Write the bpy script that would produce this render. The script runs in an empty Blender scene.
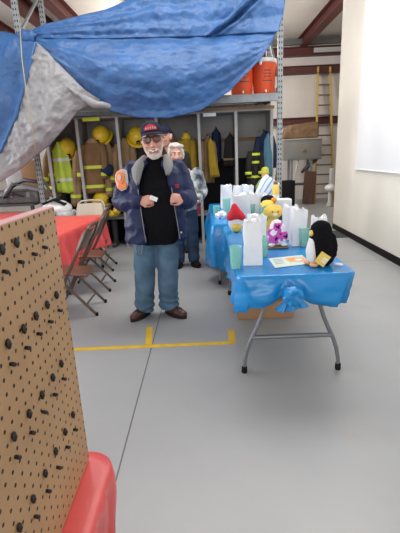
import bpy, bmesh, math, random
from mathutils import Vector, Matrix, noise
random.seed(7)
PI = math.pi
scene = bpy.context.scene
COL = scene.collection
def V(*a): return Vector(a)

# ---------------------------------------------------------------- camera
CAMH = 1.5
F = 400.0
_yd = Vector((3, 111.5, -F)).normalized()
_up = Vector((-65, 1440, 400)); _up = (_up - _yd*_up.dot(_yd)).normalized()
_xd = _yd.cross(_up)
RM = Matrix((_xd, _yd, _up))
cam_d = bpy.data.cameras.new('camera'); cam = bpy.data.objects.new('camera', cam_d); COL.objects.link(cam)
cam_d.sensor_fit = 'HORIZONTAL'; cam_d.sensor_width = 36.0; cam_d.lens = 36.0*F/400.0
cam_d.clip_start = 0.02; cam_d.clip_end = 200
cam.matrix_world = Matrix.Translation((0, 0, CAMH)) @ RM.to_4x4()
scene.camera = cam
def ray(x, y): return RM @ Vector((x-200, 266.5-y, -F))
def onz(x, y, z=0.0):
    d = ray(x, y); t = (z-CAMH)/d.z; return Vector((0, 0, CAMH)) + d*t
def ony(x, y, Y):
    d = ray(x, y); return Vector((0, 0, CAMH)) + d*(Y/d.y)
def onx(x, y, X):
    d = ray(x, y); return Vector((0, 0, CAMH)) + d*(X/d.x)

# ---------------------------------------------------------------- materials
def mat(name, col, rough=0.6, metal=0.0, var=0.0, vscale=8.0, bump=0.0, bscale=40.0, col2=None, trans=0.0, alpha=1.0, spec=0.5, sheen=0.0, stretch=None):
    m = bpy.data.materials.new(name); m.use_nodes = True
    nt = m.node_tree; b = nt.nodes['Principled BSDF']
    b.inputs['Base Color'].default_value = (*col, 1); b.inputs['Roughness'].default_value = rough
    b.inputs['Metallic'].default_value = metal; b.inputs['Specular IOR Level'].default_value = spec
    if rough >= 0.7 and spec == 0.5: b.inputs['Specular IOR Level'].default_value = 0.15
    if trans: b.inputs['Transmission Weight'].default_value = trans
    if alpha < 1: b.inputs['Alpha'].default_value = alpha
    if sheen: b.inputs['Sheen Weight'].default_value = sheen
    if var > 0 or bump > 0:
        tc = nt.nodes.new('ShaderNodeTexCoord'); src = tc.outputs['Object']
        if stretch:
            mp = nt.nodes.new('ShaderNodeMapping'); mp.inputs['Scale'].default_value = stretch
            nt.links.new(src, mp.inputs['Vector']); src = mp.outputs['Vector']
    if var > 0:
        n = nt.nodes.new('ShaderNodeTexNoise'); n.inputs['Scale'].default_value = vscale; n.inputs['Detail'].default_value = 5
        nt.links.new(src, n.inputs['Vector'])
        r = nt.nodes.new('ShaderNodeValToRGB')
        c2 = col2 or tuple(max(0, c*(1-var)) for c in col)
        r.color_ramp.elements[0].position = 0.35; r.color_ramp.elements[1].position = 0.65
        r.color_ramp.elements[0].color = (*c2, 1); r.color_ramp.elements[1].color = (*col, 1)
        nt.links.new(n.outputs['Fac'], r.inputs['Fac']); nt.links.new(r.outputs['Color'], b.inputs['Base Color'])
    if bump > 0:
        n2 = nt.nodes.new('ShaderNodeTexNoise'); n2.inputs['Scale'].default_value = bscale; n2.inputs['Detail'].default_value = 4
        nt.links.new(src, n2.inputs['Vector'])
        bp = nt.nodes.new('ShaderNodeBump'); bp.inputs['Strength'].default_value = bump; bp.inputs['Distance'].default_value = 0.02
        nt.links.new(n2.outputs['Fac'], bp.inputs['Height']); nt.links.new(bp.outputs['Normal'], b.inputs['Normal'])
    return m
def mnode(nt, op, a, b=None):
    n = nt.nodes.new('ShaderNodeMath'); n.operation = op
    for i, v in enumerate((a, b)):
        if v is None: continue
        if isinstance(v, (int, float)): n.inputs[i].default_value = v
        else: nt.links.new(v, n.inputs[i])
    return n.outputs[0]

M = {}
M['wall'] = mat('cream_wall_paint', (0.89, 0.85, 0.765), 0.45, var=0.06, vscale=1.5, bump=0.05, bscale=6)
M['screen'] = mat('white_screen', (0.84, 0.85, 0.87), 0.5)
M['insul'] = mat('white_roof_insulation', (0.88, 0.83, 0.77), 0.6, var=0.08, vscale=1.2, bump=0.1, bscale=5)
M['backwall'] = mat('off_white_back_wall', (0.72, 0.67, 0.62), 0.6, var=0.1, vscale=1.0, bump=0.1, bscale=4)
M['redsteel'] = mat('dark_red_primer_steel', (0.11, 0.028, 0.024), 0.55, var=0.2, vscale=3)
M['greysteel'] = mat('grey_steel', (0.17, 0.17, 0.165), 0.5, metal=0.2)
M['rack'] = mat('grey_rack_steel', (0.27, 0.29, 0.30), 0.5, metal=0.3, var=0.2, vscale=9)
M['rackdark'] = mat('rack_holes_dark', (0.02, 0.02, 0.022), 0.8)
M['locker'] = mat('grey_painted_plywood', (0.30, 0.29, 0.275), 0.6, var=0.12, vscale=3)
M['lockedge'] = mat('light_grey_painted_edge', (0.42, 0.41, 0.40), 0.55, var=0.1, vscale=5)
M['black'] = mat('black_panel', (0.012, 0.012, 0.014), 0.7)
M['wood'] = mat('raw_brown_wood', (0.30, 0.17, 0.09), 0.65, var=0.3, vscale=4, stretch=(1, 8, 8))
M['cardboard'] = mat('brown_cardboard', (0.42, 0.25, 0.13), 0.75, var=0.1, vscale=3)
M['cooler'] = mat('orange_plastic', (0.85, 0.11, 0.03), 0.4)
M['white'] = mat('white_plastic', (0.80, 0.80, 0.79), 0.45)
M['paper'] = mat('white_paper', (0.85, 0.855, 0.87), 0.7, bump=0.4, bscale=14)
M['darkgrey'] = mat('dark_grey_plastic', (0.05, 0.05, 0.055), 0.5)
M['midgrey'] = mat('mid_grey_plastic', (0.22, 0.22, 0.23), 0.5)
M['tarp'] = mat('blue_poly_tarp', (0.038, 0.115, 0.29), 0.42, var=0.22, vscale=3.0, bump=1.0, bscale=11, col2=(0.026, 0.082, 0.215), spec=0.4)
M['silver'] = mat('silver_poly_tarp', (0.27, 0.27, 0.28), 0.42, var=0.2, vscale=7, bump=1.0, bscale=13)
M['cord'] = mat('yellow_cord', (0.34, 0.31, 0.17), 0.8)
M['turnout'] = mat('tan_turnout_cloth', (0.26, 0.155, 0.075), 0.85, var=0.3, vscale=5)
M['turnout2'] = mat('pale_tan_turnout_cloth', (0.36, 0.24, 0.13), 0.85, var=0.3, vscale=5)
M['oldyellow'] = mat('mustard_turnout_cloth', (0.42, 0.27, 0.03), 0.8, var=0.3, vscale=5)
M['lime'] = mat('lime_reflective_strip', (0.62, 0.70, 0.05), 0.5)
M['oldlime'] = mat('olive_yellow_felt', (0.42, 0.40, 0.06), 0.8)
M['vest'] = mat('lime_vest_fabric', (0.50, 0.66, 0.05), 0.6, var=0.15, vscale=6)
M['silverstripe'] = mat('silver_reflective_strip', (0.60, 0.61, 0.58), 0.4)
M['helmet'] = mat('yellow_helmet_shell', (0.72, 0.50, 0.02), 0.3)
M['navycloth'] = mat('navy_cloth', (0.02, 0.03, 0.07), 0.8, var=0.2, vscale=6)
M['teal'] = mat('teal_blue_cloth', (0.10, 0.22, 0.30), 0.8, var=0.2, vscale=6)
M['oldwood'] = mat('dark_reddish_wood', (0.12, 0.06, 0.04), 0.6, var=0.3, vscale=4, stretch=(8, 8, 1))
M['darkcloth'] = mat('charcoal_cloth', (0.03, 0.027, 0.025), 0.85, var=0.2, vscale=6)
M['redcloth'] = mat('red_plastic_tablecover', (0.76, 0.10, 0.095), 0.35, bump=0.15, bscale=9, spec=0.5)
M['bluecloth'] = mat('blue_plastic_tablecover', (0.008, 0.25, 0.62), 0.24, bump=0.22, bscale=14, var=0.12, vscale=4)
M['tabletop'] = mat('grey_tabletop', (0.5, 0.5, 0.5), 0.5)
M['tableleg'] = mat('grey_enamel_tube', (0.20, 0.21, 0.23), 0.38, metal=0.4)
M['rubber'] = mat('black_rubber', (0.010, 0.010, 0.010), 0.7, spec=0.15)
M['chair'] = mat('brown_enamel_steel', (0.115, 0.075, 0.055), 0.38, metal=0.25)
M['chairpan'] = mat('brown_steel_seat', (0.17, 0.095, 0.065), 0.33, metal=0.2)
M['beige'] = mat('beige_enamel_steel', (0.46, 0.39, 0.31), 0.45)
M['yelltape'] = mat('yellow_floor_tape', (0.74, 0.47, 0.03), 0.6, var=0.15, vscale=12)
M['skin'] = mat('skin', (0.64, 0.31, 0.225), 0.5, var=0.12, vscale=14)
M['beard'] = mat('white_beard_hair', (0.60, 0.53, 0.48), 0.85, bump=0.5, bscale=120)
M['greyhair'] = mat('grey_hair', (0.50, 0.47, 0.43), 0.8, bump=0.5, bscale=90)
M['teeth'] = mat('teeth', (0.85, 0.80, 0.72), 0.3)
M['lip'] = mat('lip', (0.50, 0.22, 0.18), 0.5)
M['eyewhite'] = mat('eye_white', (0.8, 0.8, 0.8), 0.2)
M['iris'] = mat('iris_dark', (0.04, 0.03, 0.03), 0.2)
M['frame'] = mat('dark_spectacle_frame', (0.02, 0.012, 0.012), 0.3)
M['lens'] = mat('tinted_lens', (0.16, 0.06, 0.05), 0.12, alpha=0.88)
M['navy'] = mat('navy_jacket_nylon', (0.013, 0.022, 0.078), 0.55, var=0.25, vscale=5, bump=0.3, bscale=30, spec=0.3)
M['lining'] = mat('grey_jacket_lining', (0.24, 0.24, 0.235), 0.8, bump=0.3, bscale=80)
M['shirt'] = mat('black_knit_shirt', (0.005, 0.005, 0.007), 0.9, bump=0.2, bscale=60, spec=0.15)
M['denim'] = mat('blue_denim', (0.108, 0.19, 0.28), 0.8, var=0.4, vscale=6, bump=0.2, bscale=120)
M['denimdark'] = mat('dark_blue_denim', (0.045, 0.075, 0.13), 0.8, var=0.3, vscale=6)
M['brownshoe'] = mat('brown_leather', (0.085, 0.032, 0.022), 0.4, var=0.3, vscale=10)
M['sole'] = mat('dark_sole', (0.02, 0.017, 0.015), 0.7)
M['capnavy'] = mat('navy_cap_cloth', (0.012, 0.014, 0.032), 0.75)
M['capred'] = mat('red_embroidery', (0.50, 0.03, 0.06), 0.7)
M['orange'] = mat('orange_embroidery', (0.80, 0.22, 0.08), 0.7)
M['patchwhite'] = mat('pale_embroidery', (0.56, 0.46, 0.40), 0.7)
M['patterned'] = mat('grey_patterned_fleece', (0.55, 0.58, 0.57), 0.8, var=0.8, vscale=10, col2=(0.04, 0.05, 0.07))
M['plushblack'] = mat('black_plush', (0.008, 0.008, 0.010), 0.95, bump=0.6, bscale=150, spec=0.1)
M['plushwhite'] = mat('white_plush', (0.82, 0.81, 0.79), 0.95, bump=0.4, bscale=150)
M['plushred'] = mat('red_plush', (0.62, 0.035, 0.05), 0.9, bump=0.4, bscale=120)
M['plushyellow'] = mat('yellow_plush', (0.85, 0.60, 0.13), 0.9, bump=0.4, bscale=120)
M['plushorange'] = mat('orange_plush', (0.85, 0.36, 0.05), 0.9, bump=0.4, bscale=120)
M['plushpeach'] = mat('peach_plush', (0.80, 0.42, 0.22), 0.9)
M['splotch'] = mat('white_plush_with_magenta_and_plum_splotches', (0.84, 0.78, 0.82), 0.9)
M['green'] = mat('green_cloth', (0.20, 0.34, 0.12), 0.8, var=0.3, vscale=10)
M['tagyellow'] = mat('yellow_card', (0.85, 0.60, 0.12), 0.6)
M['bagclear'] = mat('frosted_bag', (0.85, 0.86, 0.86), 0.5, alpha=0.85)
M['cup'] = mat('translucent_green_plastic', (0.34, 0.72, 0.60), 0.2, alpha=0.42)
M['flyer'] = mat('pale_green_card', (0.62, 0.74, 0.66), 0.5)
M['stripeblue'] = mat('light_blue_print', (0.22, 0.45, 0.72), 0.5)
M['board'] = mat('tan_hardboard', (0.46, 0.28, 0.14), 0.55, var=0.12, vscale=5)
M['pinkedge'] = mat('pale_pink_edge', (0.78, 0.46, 0.46), 0.55)
M['peg'] = mat('black_rubber_peg', (0.012, 0.012, 0.013), 0.35)
M['ladder'] = mat('yellow_fibreglass', (0.58, 0.40, 0.10), 0.5)
M['alu'] = mat('aluminium', (0.50, 0.50, 0.48), 0.4, metal=0.6)
M['pallegrey'] = mat('pale_grey_enamel', (0.46, 0.46, 0.44), 0.5)
M['machine'] = mat('grey_green_enamel', (0.22, 0.22, 0.20), 0.5, var=0.12, vscale=3)
M['tarpbrown'] = mat('brown_canvas', (0.27, 0.17, 0.10), 0.8, var=0.25, vscale=4)
M['mat'] = mat('dark_floor_mat', (0.07, 0.07, 0.075), 0.9)
M['greypaint'] = mat('grey_scratched_metal', (0.16, 0.155, 0.15), 0.45, metal=0.3, var=0.5, vscale=9)

def splotch():
    m = M['splotch']; nt = m.node_tree; b = nt.nodes['Principled BSDF']
    tc = nt.nodes.new('ShaderNodeTexCoord')
    n = nt.nodes.new('ShaderNodeTexNoise'); n.inputs['Scale'].default_value = 17; n.inputs['Detail'].default_value = 1
    nt.links.new(tc.outputs['Object'], n.inputs['Vector'])
    r = nt.nodes.new('ShaderNodeValToRGB'); r.color_ramp.interpolation = 'CONSTANT'
    e = r.color_ramp.elements; e[0].color = (0.06, 0.01, 0.07, 1); e[0].position = 0
    e[1].color = (0.84, 0.78, 0.82, 1); e[1].position = 0.50
    x = e.new(0.37); x.color = (0.62, 0.10, 0.45, 1)
    nt.links.new(n.outputs['Fac'], r.inputs['Fac']); nt.links.new(r.outputs['Color'], b.inputs['Base Color'])
splotch()

def pegboard_mat():
    m = M['board']; nt = m.node_tree; b = nt.nodes['Principled BSDF']
    tc = nt.nodes.new('ShaderNodeTexCoord'); sp = nt.nodes.new('ShaderNodeSeparateXYZ'); nt.links.new(tc.outputs['Object'], sp.inputs[0])
    s = 0.0254
    def cell(o):
        f = mnode(nt, 'FRACT', mnode(nt, 'ADD', mnode(nt, 'DIVIDE', o, s), 100.0))
        d = mnode(nt, 'SUBTRACT', f, 0.5); return mnode(nt, 'MULTIPLY', d, d)
    r2 = mnode(nt, 'ADD', cell(sp.outputs['Y']), cell(sp.outputs['Z']))
    hole = mnode(nt, 'LESS_THAN', r2, 0.021)
    src = b.inputs['Base Color'].links[0].from_socket
    mx = nt.nodes.new('ShaderNodeMixRGB'); nt.links.new(hole, mx.inputs['Fac']); nt.links.new(src, mx.inputs['Color1'])
    mx.inputs['Color2'].default_value = (0.018, 0.012, 0.008, 1)
    nt.links.new(mx.outputs['Color'], b.inputs['Base Color'])
pegboard_mat()

def post_mat():
    m = mat('perforated_rack_steel', (0.27, 0.29, 0.30), 0.5, metal=0.3); nt = m.node_tree; b = nt.nodes['Principled BSDF']
    tc = nt.nodes.new('ShaderNodeTexCoord'); sp = nt.nodes.new('ShaderNodeSeparateXYZ'); nt.links.new(tc.outputs['Object'], sp.inputs[0])
    ax = mnode(nt, 'ABSOLUTE', sp.outputs['X'])
    zz = mnode(nt, 'LESS_THAN', mnode(nt, 'FRACT', mnode(nt, 'DIVIDE', sp.outputs['Z'], 0.076)), 0.40)
    fr = mnode(nt, 'LESS_THAN', mnode(nt, 'ABSOLUTE', mnode(nt, 'SUBTRACT', ax, 0.018)), 0.0085)
    sd = mnode(nt, 'MULTIPLY', mnode(nt, 'GREATER_THAN', ax, 0.0335), mnode(nt, 'LESS_THAN', mnode(nt, 'ABSOLUTE', mnode(nt, 'SUBTRACT', sp.outputs['Y'], 0.03)), 0.010))
    h = mnode(nt, 'MULTIPLY', zz, mnode(nt, 'MAXIMUM', fr, sd))
    mx = nt.nodes.new('ShaderNodeMixRGB'); nt.links.new(h, mx.inputs['Fac']); mx.inputs['Color1'].default_value = (0.27, 0.29, 0.30, 1); mx.inputs['Color2'].default_value = (0.015, 0.015, 0.017, 1)
    nt.links.new(mx.outputs['Color'], b.inputs['Base Color']); return m
M['rackpost'] = post_mat()
def floor_mat():
    m = mat('grey_sealed_concrete', (0.36, 0.37, 0.395), 0.33, spec=0.5)
    nt = m.node_tree; b = nt.nodes['Principled BSDF']
    tc = nt.nodes.new('ShaderNodeTexCoord')
    n = nt.nodes.new('ShaderNodeTexNoise'); n.inputs['Scale'].default_value = 0.9; n.inputs['Detail'].default_value = 6
    nt.links.new(tc.outputs['Object'], n.inputs['Vector'])
    r = nt.nodes.new('ShaderNodeValToRGB')
    r.color_ramp.elements[0].position = 0.3; r.color_ramp.elements[1].position = 0.7
    r.color_ramp.elements[0].color = (0.315, 0.325, 0.335, 1); r.color_ramp.elements[1].color = (0.375, 0.382, 0.385, 1)
    nt.links.new(n.outputs['Fac'], r.inputs['Fac'])
    sp = nt.nodes.new('ShaderNodeSeparateXYZ'); nt.links.new(tc.outputs['Object'], sp.inputs[0])
    def line(o, at, w): return mnode(nt, 'LESS_THAN', mnode(nt, 'ABSOLUTE', mnode(nt, 'SUBTRACT', o, at)), w)
    seam = mnode(nt, 'MAXIMUM', line(sp.outputs['X'], -0.485, 0.004), line(sp.outputs['Y'], 5.35, 0.005))
    mx = nt.nodes.new('ShaderNodeMixRGB'); nt.links.new(seam, mx.inputs['Fac']); nt.links.new(r.outputs['Color'], mx.inputs['Color1'])
    mx.inputs['Color2'].default_value = (0.10, 0.09, 0.085, 1)
    # worn brownish dirt stains
    n3 = nt.nodes.new('ShaderNodeTexNoise'); n3.inputs['Scale'].default_value = 1.7; n3.inputs['Detail'].default_value = 3
    nt.links.new(tc.outputs['Object'], n3.inputs['Vector'])
    r3 = nt.nodes.new('ShaderNodeValToRGB'); r3.color_ramp.elements[0].position = 0.60; r3.color_ramp.elements[1].position = 0.72
    r3.color_ramp.elements[0].color = (0, 0, 0, 1); r3.color_ramp.elements[1].color = (0.35, 0.35, 0.35, 1)
    nt.links.new(n3.outputs['Fac'], r3.inputs['Fac'])
    mx2 = nt.nodes.new('ShaderNodeMixRGB'); nt.links.new(r3.outputs['Color'], mx2.inputs['Fac']); nt.links.new(mx.outputs['Color'], mx2.inputs['Color1'])
    mx2.inputs['Color2'].default_value = (0.34, 0.29, 0.26, 1)
    nt.links.new(mx2.outputs['Color'], b.inputs['Base Color'])
    n2 = nt.nodes.new('ShaderNodeTexNoise'); n2.inputs['Scale'].default_value = 3; n2.inputs['Detail'].default_value = 8
    nt.links.new(tc.outputs['Object'], n2.inputs['Vector'])
    bp = nt.nodes.new('ShaderNodeBump'); bp.inputs['Strength'].default_value = 0.06; bp.inputs['Distance'].default_value = 0.02
    nt.links.new(n2.outputs['Fac'], bp.inputs['Height']); nt.links.new(bp.outputs['Normal'], b.inputs['Normal'])
    return m
M['floor'] = floor_mat()

# ---------------------------------------------------------------- mesh builder
class MB:
    def __init__(s): s.v = []; s.f = []; s.mi = []
    def add(s, vs, fs, mi=0):
        o = len(s.v); s.v += [Vector(v) for v in vs]; s.f += [tuple(i+o for i in f) for f in fs]; s.mi += [mi]*len(fs); return s
    def box(s, c, d, rot=None, mi=0, bev=0.0):
        c = Vector(c); hx, hy, hz = d[0]/2, d[1]/2, d[2]/2
        R = rot if rot is not None else Matrix.Identity(3)
        bev = min(bev, hx*.9, hy*.9, hz*.9)
        if bev <= 0:
            vs = [c + R @ Vector((x*hx, y*hy, z*hz)) for z in (-1, 1) for y in (-1, 1) for x in (-1, 1)]
            return s.add(vs, [(0, 2, 3, 1), (4, 5, 7, 6), (0, 1, 5, 4), (2, 6, 7, 3), (0, 4, 6, 2), (1, 3, 7, 5)], mi)
        bm = bmesh.new(); bmesh.ops.create_cube(bm, size=2)
        for v in bm.verts: v.co = Vector((v.co.x*hx, v.co.y*hy, v.co.z*hz))
        bmesh.ops.bevel(bm, geom=list(bm.edges), offset=bev, segments=2, profile=0.6, affect='EDGES')
        bm.verts.index_update()
        s.add([c + R @ v.co for v in bm.verts], [tuple(v.index for v in f.verts) for f in bm.faces], mi); bm.free(); return s
    def bar(s, a, b, w, h, mi=0, bev=0.0):
        a, b = Vector(a), Vector(b); d = (b-a); L = d.length; d.normalize()
        ref = Vector((0, 0, 1)) if abs(d.z) < 0.95 else Vector((0, 1, 0))
        x = d.cross(ref).normalized(); z = x.cross(d)
        R = Matrix((x, d, z)).transposed()
        return s.box((a+b)/2, (w, L, h), R, mi, bev)
    def loft(s, rings, mi=0, cap=True, closed=False):
        n = len(rings[0]); vs = [p for r in rings for p in r]; fs = []
        K = len(rings)
        for k in range(K-1 if not closed else K):
            k2 = (k+1) % K
            for i in range(n):
                j = (i+1) % n; fs.append((k*n+i, k*n+j, k2*n+j, k2*n+i))
        if cap and not closed: fs.append(tuple(range(n-1, -1, -1))); fs.append(tuple(range((K-1)*n, K*n)))
        return s.add(vs, fs, mi)
    def grid(s, rows, mi=0):
        n = len(rows[0]); vs = [p for r in rows for p in r]
        fs = [(k*n+i, k*n+i+1, (k+1)*n+i+1, (k+1)*n+i) for k in range(len(rows)-1) for i in range(n-1)]
        return s.add(vs, fs, mi)
    def limb(s, pts, radii, n=14, mi=0, ref=(1, 0, 0), round_ends=True):
        pts = [Vector(p) for p in pts]; radii = [r if isinstance(r, (tuple, list)) else (r, r) for r in radii]
        if round_ends:
            d0 = (pts[0]-pts[1]).normalized(); d1 = (pts[-1]-pts[-2]).normalized()
            p0, r0 = pts[0], radii[0]; p1, r1 = pts[-1], radii[-1]
            m0 = min(r0); m1 = min(r1)
            pre = [(p0+d0*m0*math.sin(a), (r0[0]*math.cos(a), r0[1]*math.cos(a))) for a in (1.35, 0.95, 0.5)]
            post = [(p1+d1*m1*math.sin(a), (r1[0]*math.cos(a), r1[1]*math.cos(a))) for a in (0.5, 0.95, 1.35)]
            P = [p for p, _ in pre]+pts+[p for p, _ in post]; Rr = [r for _, r in pre]+list(radii)+[r for _, r in post]
        else: P, Rr = pts, radii
        rings = []; refv = Vector(ref)
        for i, p in enumerate(P):
            t = (P[min(i+1, len(P)-1)]-P[max(i-1, 0)]).normalized()
            a = refv - t*refv.dot(t)
            if a.length < 0.15: a = Vector((0, 1, 0)) - t*t.y
            if a.length < 0.05: a = Vector((0, 0, 1)) - t*t.z
            a.normalize(); b = t.cross(a)
            rings.append([p + a*Rr[i][0]*math.cos(2*PI*k/n) + b*Rr[i][1]*math.sin(2*PI*k/n) for k in range(n)])
        return s.loft(rings, mi)
    def tube(s, pts, r, n=8, mi=0): return s.limb(pts, [r]*len(pts), n, mi, round_ends=False)
    def ell(s, c, r, n=16, mi=0, R=None, m=10):
        c = Vector(c); rings = []
        for k in range(1, m):
            a = PI*k/m; rings.append([Vector((r[0]*math.sin(a)*math.cos(2*PI*i/n), r[1]*math.sin(a)*math.sin(2*PI*i/n), -r[2]*math.cos(a))) for i in range(n)])
        if R is not None: rings = [[R @ p for p in q] for q in rings]
        return s.loft([[c+p for p in q] for q in rings], mi)
    def lathe(s, prof, c=(0, 0, 0), n=20, mi=0, cap=True):
        c = Vector(c)
        return s.loft([[c+Vector((r*math.cos(2*PI*i/n), r*math.sin(2*PI*i/n), z)) for i in range(n)] for r, z in prof], mi, cap)
    def xf(s, mtx): s.v = [mtx @ v for v in s.v]; return s
    def build(s, name, mats, parent=None, smooth=True, loc=None, autosmooth=None):
        me = bpy.data.meshes.new(name); me.from_pydata([tuple(v) for v in s.v], [], s.f)
        if not isinstance(mats, (list, tuple)): mats = [mats]
        for m in mats: me.materials.append(M[m] if isinstance(m, str) else m)
        for p, i in zip(me.polygons, s.mi): p.material_index = i; p.use_smooth = smooth
        bm = bmesh.new(); bm.from_mesh(me); bmesh.ops.recalc_face_normals(bm, faces=bm.faces); bm.to_mesh(me); bm.free()
        if smooth and autosmooth is not None: sharp(me, autosmooth)
        o = bpy.data.objects.new(name, me); COL.objects.link(o)
        if parent is not None: o.parent = parent
        if loc is not None: o.location = loc
        return o
def sharp(me, ang):
    bm = bmesh.new(); bm.from_mesh(me); a = math.radians(ang)
    for e in bm.edges:
        if len(e.link_faces) == 2 and e.calc_face_angle(0) > a: e.smooth = False
    bm.to_mesh(me); bm.free()
def fn(p, sc, seed=0.0): return noise.noise(Vector((p[0]*sc+seed, p[1]*sc+seed*1.7, p[2]*sc-seed)))
def ridged(p, sc, seed=0.0): return 1-2*abs(fn(p, sc, seed))
def organic(name, mb, mats, parent=None, voxel=0.01, smooth=4, disp=None, loc=None):
    """one continuous surface out of overlapping closed shells"""
    o = mb.build(name, mats, parent, loc=loc)
    md = o.modifiers.new('remesh', 'REMESH'); md.mode = 'VOXEL'; md.voxel_size = voxel; md.use_smooth_shade = True
    dg = bpy.context.evaluated_depsgraph_get()
    me = bpy.data.meshes.new_from_object(o.evaluated_get(dg))
    o.modifiers.clear(); old = o.data; o.data = me; me.name = name; bpy.data.meshes.remove(old)
    if not me.materials:
        for m in (mats if isinstance(mats, (list, tuple)) else [mats]): me.materials.append(M[m] if isinstance(m, str) else m)
    bm = bmesh.new(); bm.from_mesh(me)
    for _ in range(smooth): bmesh.ops.smooth_vert(bm, verts=bm.verts, factor=0.5, use_axis_x=True, use_axis_y=True, use_axis_z=True)
    bm.normal_update()
    if disp:
        for v in bm.verts: v.co += v.normal*disp(v.co)
    for f in bm.faces: f.smooth = True
    bm.to_mesh(me); bm.free()
    return o
def tag(o, label=None, cat=None, group=None, kind=None):
    if label: o['label'] = label
    if cat: o['category'] = cat
    if group: o['group'] = group
    if kind: o['kind'] = kind
    return o
def thing(name, label, cat, loc=(0, 0, 0), rz=0.0, group=None):
    o = bpy.data.objects.new(name, None); COL.objects.link(o); o.empty_display_size = 0.05
    o.location = loc; o.rotation_euler = (0, 0, rz); return tag(o, label, cat, group)
def copy_tree(o, parent=None):
    c = o.copy(); COL.objects.link(c)
    if parent is not None: c.parent = parent
    for ch in list(o.children): copy_tree(ch, c)
    return c
def struct(name, mb, m, smooth=False): return tag(mb.build(name, m, None, smooth), kind='structure')
def RZ(a): return Matrix.Rotation(a, 3, 'Z')
def RX(a): return Matrix.Rotation(a, 3, 'X')
def RY(a): return Matrix.Rotation(a, 3, 'Y')
def lerp(a, b, t): return a+(b-a)*t
def interp(tab, x):
    if x <= tab[0][0]: return tab[0][1]
    for (x0, y0), (x1, y1) in zip(tab, tab[1:]):
        if x <= x1: return y0+(y1-y0)*(x-x0)/(x1-x0)
    return tab[-1][1]
def poly_at(pts, t):
    L = [0]
    for a, b in zip(pts, pts[1:]): L.append(L[-1]+(b-a).length)
    d = t*L[-1]
    for k in range(len(pts)-1):
        if d <= L[k+1] or k == len(pts)-2:
            s = (d-L[k])/max(1e-9, L[k+1]-L[k]); return pts[k].lerp(pts[k+1], s)

# ---------------------------------------------------------------- the setting
CEIL = 4.65; BACK = 13.0; WX = 2.5
struct('floor', MB().box((0, 4.0, -0.06), (14, 18.4, 0.12)), 'floor')
struct('ceiling', MB().box((0, 4.0, CEIL+0.05), (14, 18.4, 0.1)), 'insul')
struct('wall_right', MB().box((WX+0.11, 1.4, CEIL/2), (0.22, 12.84, CEIL)), 'wall')
struct('baseboard_right', MB().box((WX-0.006, 1.4, 0.05), (0.012, 12.84, 0.10)), 'rubber')
struct('wall_back', MB().box((0, BACK+0.1, CEIL/2), (14, 0.2, CEIL)), 'backwall')
struct('wall_left', MB().box((-6.9, 10.6, CEIL/2), (0.2, 5.0, CEIL)), 'backwall')
struct('wall_far_right', MB().box((6.9, 10.4, CEIL/2), (0.2, 5.2, CEIL)), 'backwall')
struct('wall_partition', MB().box((4.75, 7.71, CEIL/2), (4.1, 0.22, CEIL)), 'backwall')
def ibeam(a, b, w, h):
    mb = MB(); a, b = Vector(a), Vector(b); z = Vector((0, 0, h/2-0.01))
    mb.bar(a, b, 0.02, h); mb.bar(a-z, b-z, w, 0.02); mb.bar(a+z, b+z, w, 0.02); return mb
nt_ = 0
def trim(mb, m):
    global nt_; nt_ += 1; return struct('trim_%d' % nt_, mb, m)
for x0, x1 in ((3.05, 3.0), (-2.93, -2.75), (-3.5, -3.45), (-4.6, -4.6), (-1.3, -1.2), (0.6, 0.7), (4.6, 4.6), (-5.7, -5.7)):
    trim(ibeam((x0, 7.0 if x0 > 2.7 else 1.0, CEIL-0.14), (x1, BACK, CEIL-0.14), 0.22, 0.28), 'redsteel')
trim(MB().box((0, BACK-0.06, 4.53), (13.6, 0.12, 0.15)), 'greysteel')
trim(ibeam((-6.8, BACK-0.1, 4.26), (6.8, BACK-0.1, 4.26), 0.2, 0.24), 'redsteel')
trim(ibeam((-6.8, BACK-0.1, 3.77), (6.8, BACK-0.1, 3.77), 0.2, 0.22), 'redsteel')
trim(ibeam((-6.8, BACK-0.1, 2.36), (6.8, BACK-0.1, 2.36), 0.2, 0.2), 'redsteel')
trim(MB().box((3.75, BACK-0.26, 4.25), (0.9, 0.08, 0.12)), 'pallegrey')
# ---------------------------------------------------------------- white screen on the right wall
t = thing('projection_screen', 'large plain white projection screen fixed on the cream right wall', 'screen', (WX-0.004, 3.93, 1.165))
MB().box((-0.012, 0, 1.4), (0.024, 5.6, 2.8)).build('panel', 'screen', t, False)
MB().box((-0.02, 0, 0.006), (0.03, 5.62, 0.012)).build('edge_strip', 'screen', t, False)

# ---------------------------------------------------------------- pallet rack
RY0, RY1 = 6.6, 7.72; RXL, RXR = -2.66, 1.215
rk = thing('pallet_rack', 'tall grey steel pallet rack with perforated posts standing over the gear lockers', 'rack', (0, RY0, 0))
def post(x, y):
    h = 4.35; o = MB()
    o.box((0, 0, h/2), (0.075, 0.006, h)); o.box((-0.036, 0.03, h/2), (0.004, 0.06, h)); o.box((0.036, 0.03, h/2), (0.004, 0.06, h))
    p = o.build('upright', 'rackpost', rk, False, (x, y, 0))
    MB().box((0, 0.03, 0.006), (0.13, 0.12, 0.012)).build('base_plate', 'rack', p, False)
for x in (RXL, RXR):
    for y in (0, RY1-RY0): post(x, y)
    for k, (z0, z1) in enumerate(((0.3, 1.3), (1.3, 0.35), (2.5, 3.4), (3.35, 4.2))):
        MB().bar((x, 0.05, z0), (x, RY1-RY0-0.02, z1), 0.035, 0.035).build('brace', 'rack', rk, False)
    for z in (0.28, 2.45, 3.38): MB().bar((x, 0.05, z), (x, RY1-RY0-0.02, z), 0.035, 0.035).build('brace', 'rack', rk, False)
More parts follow.
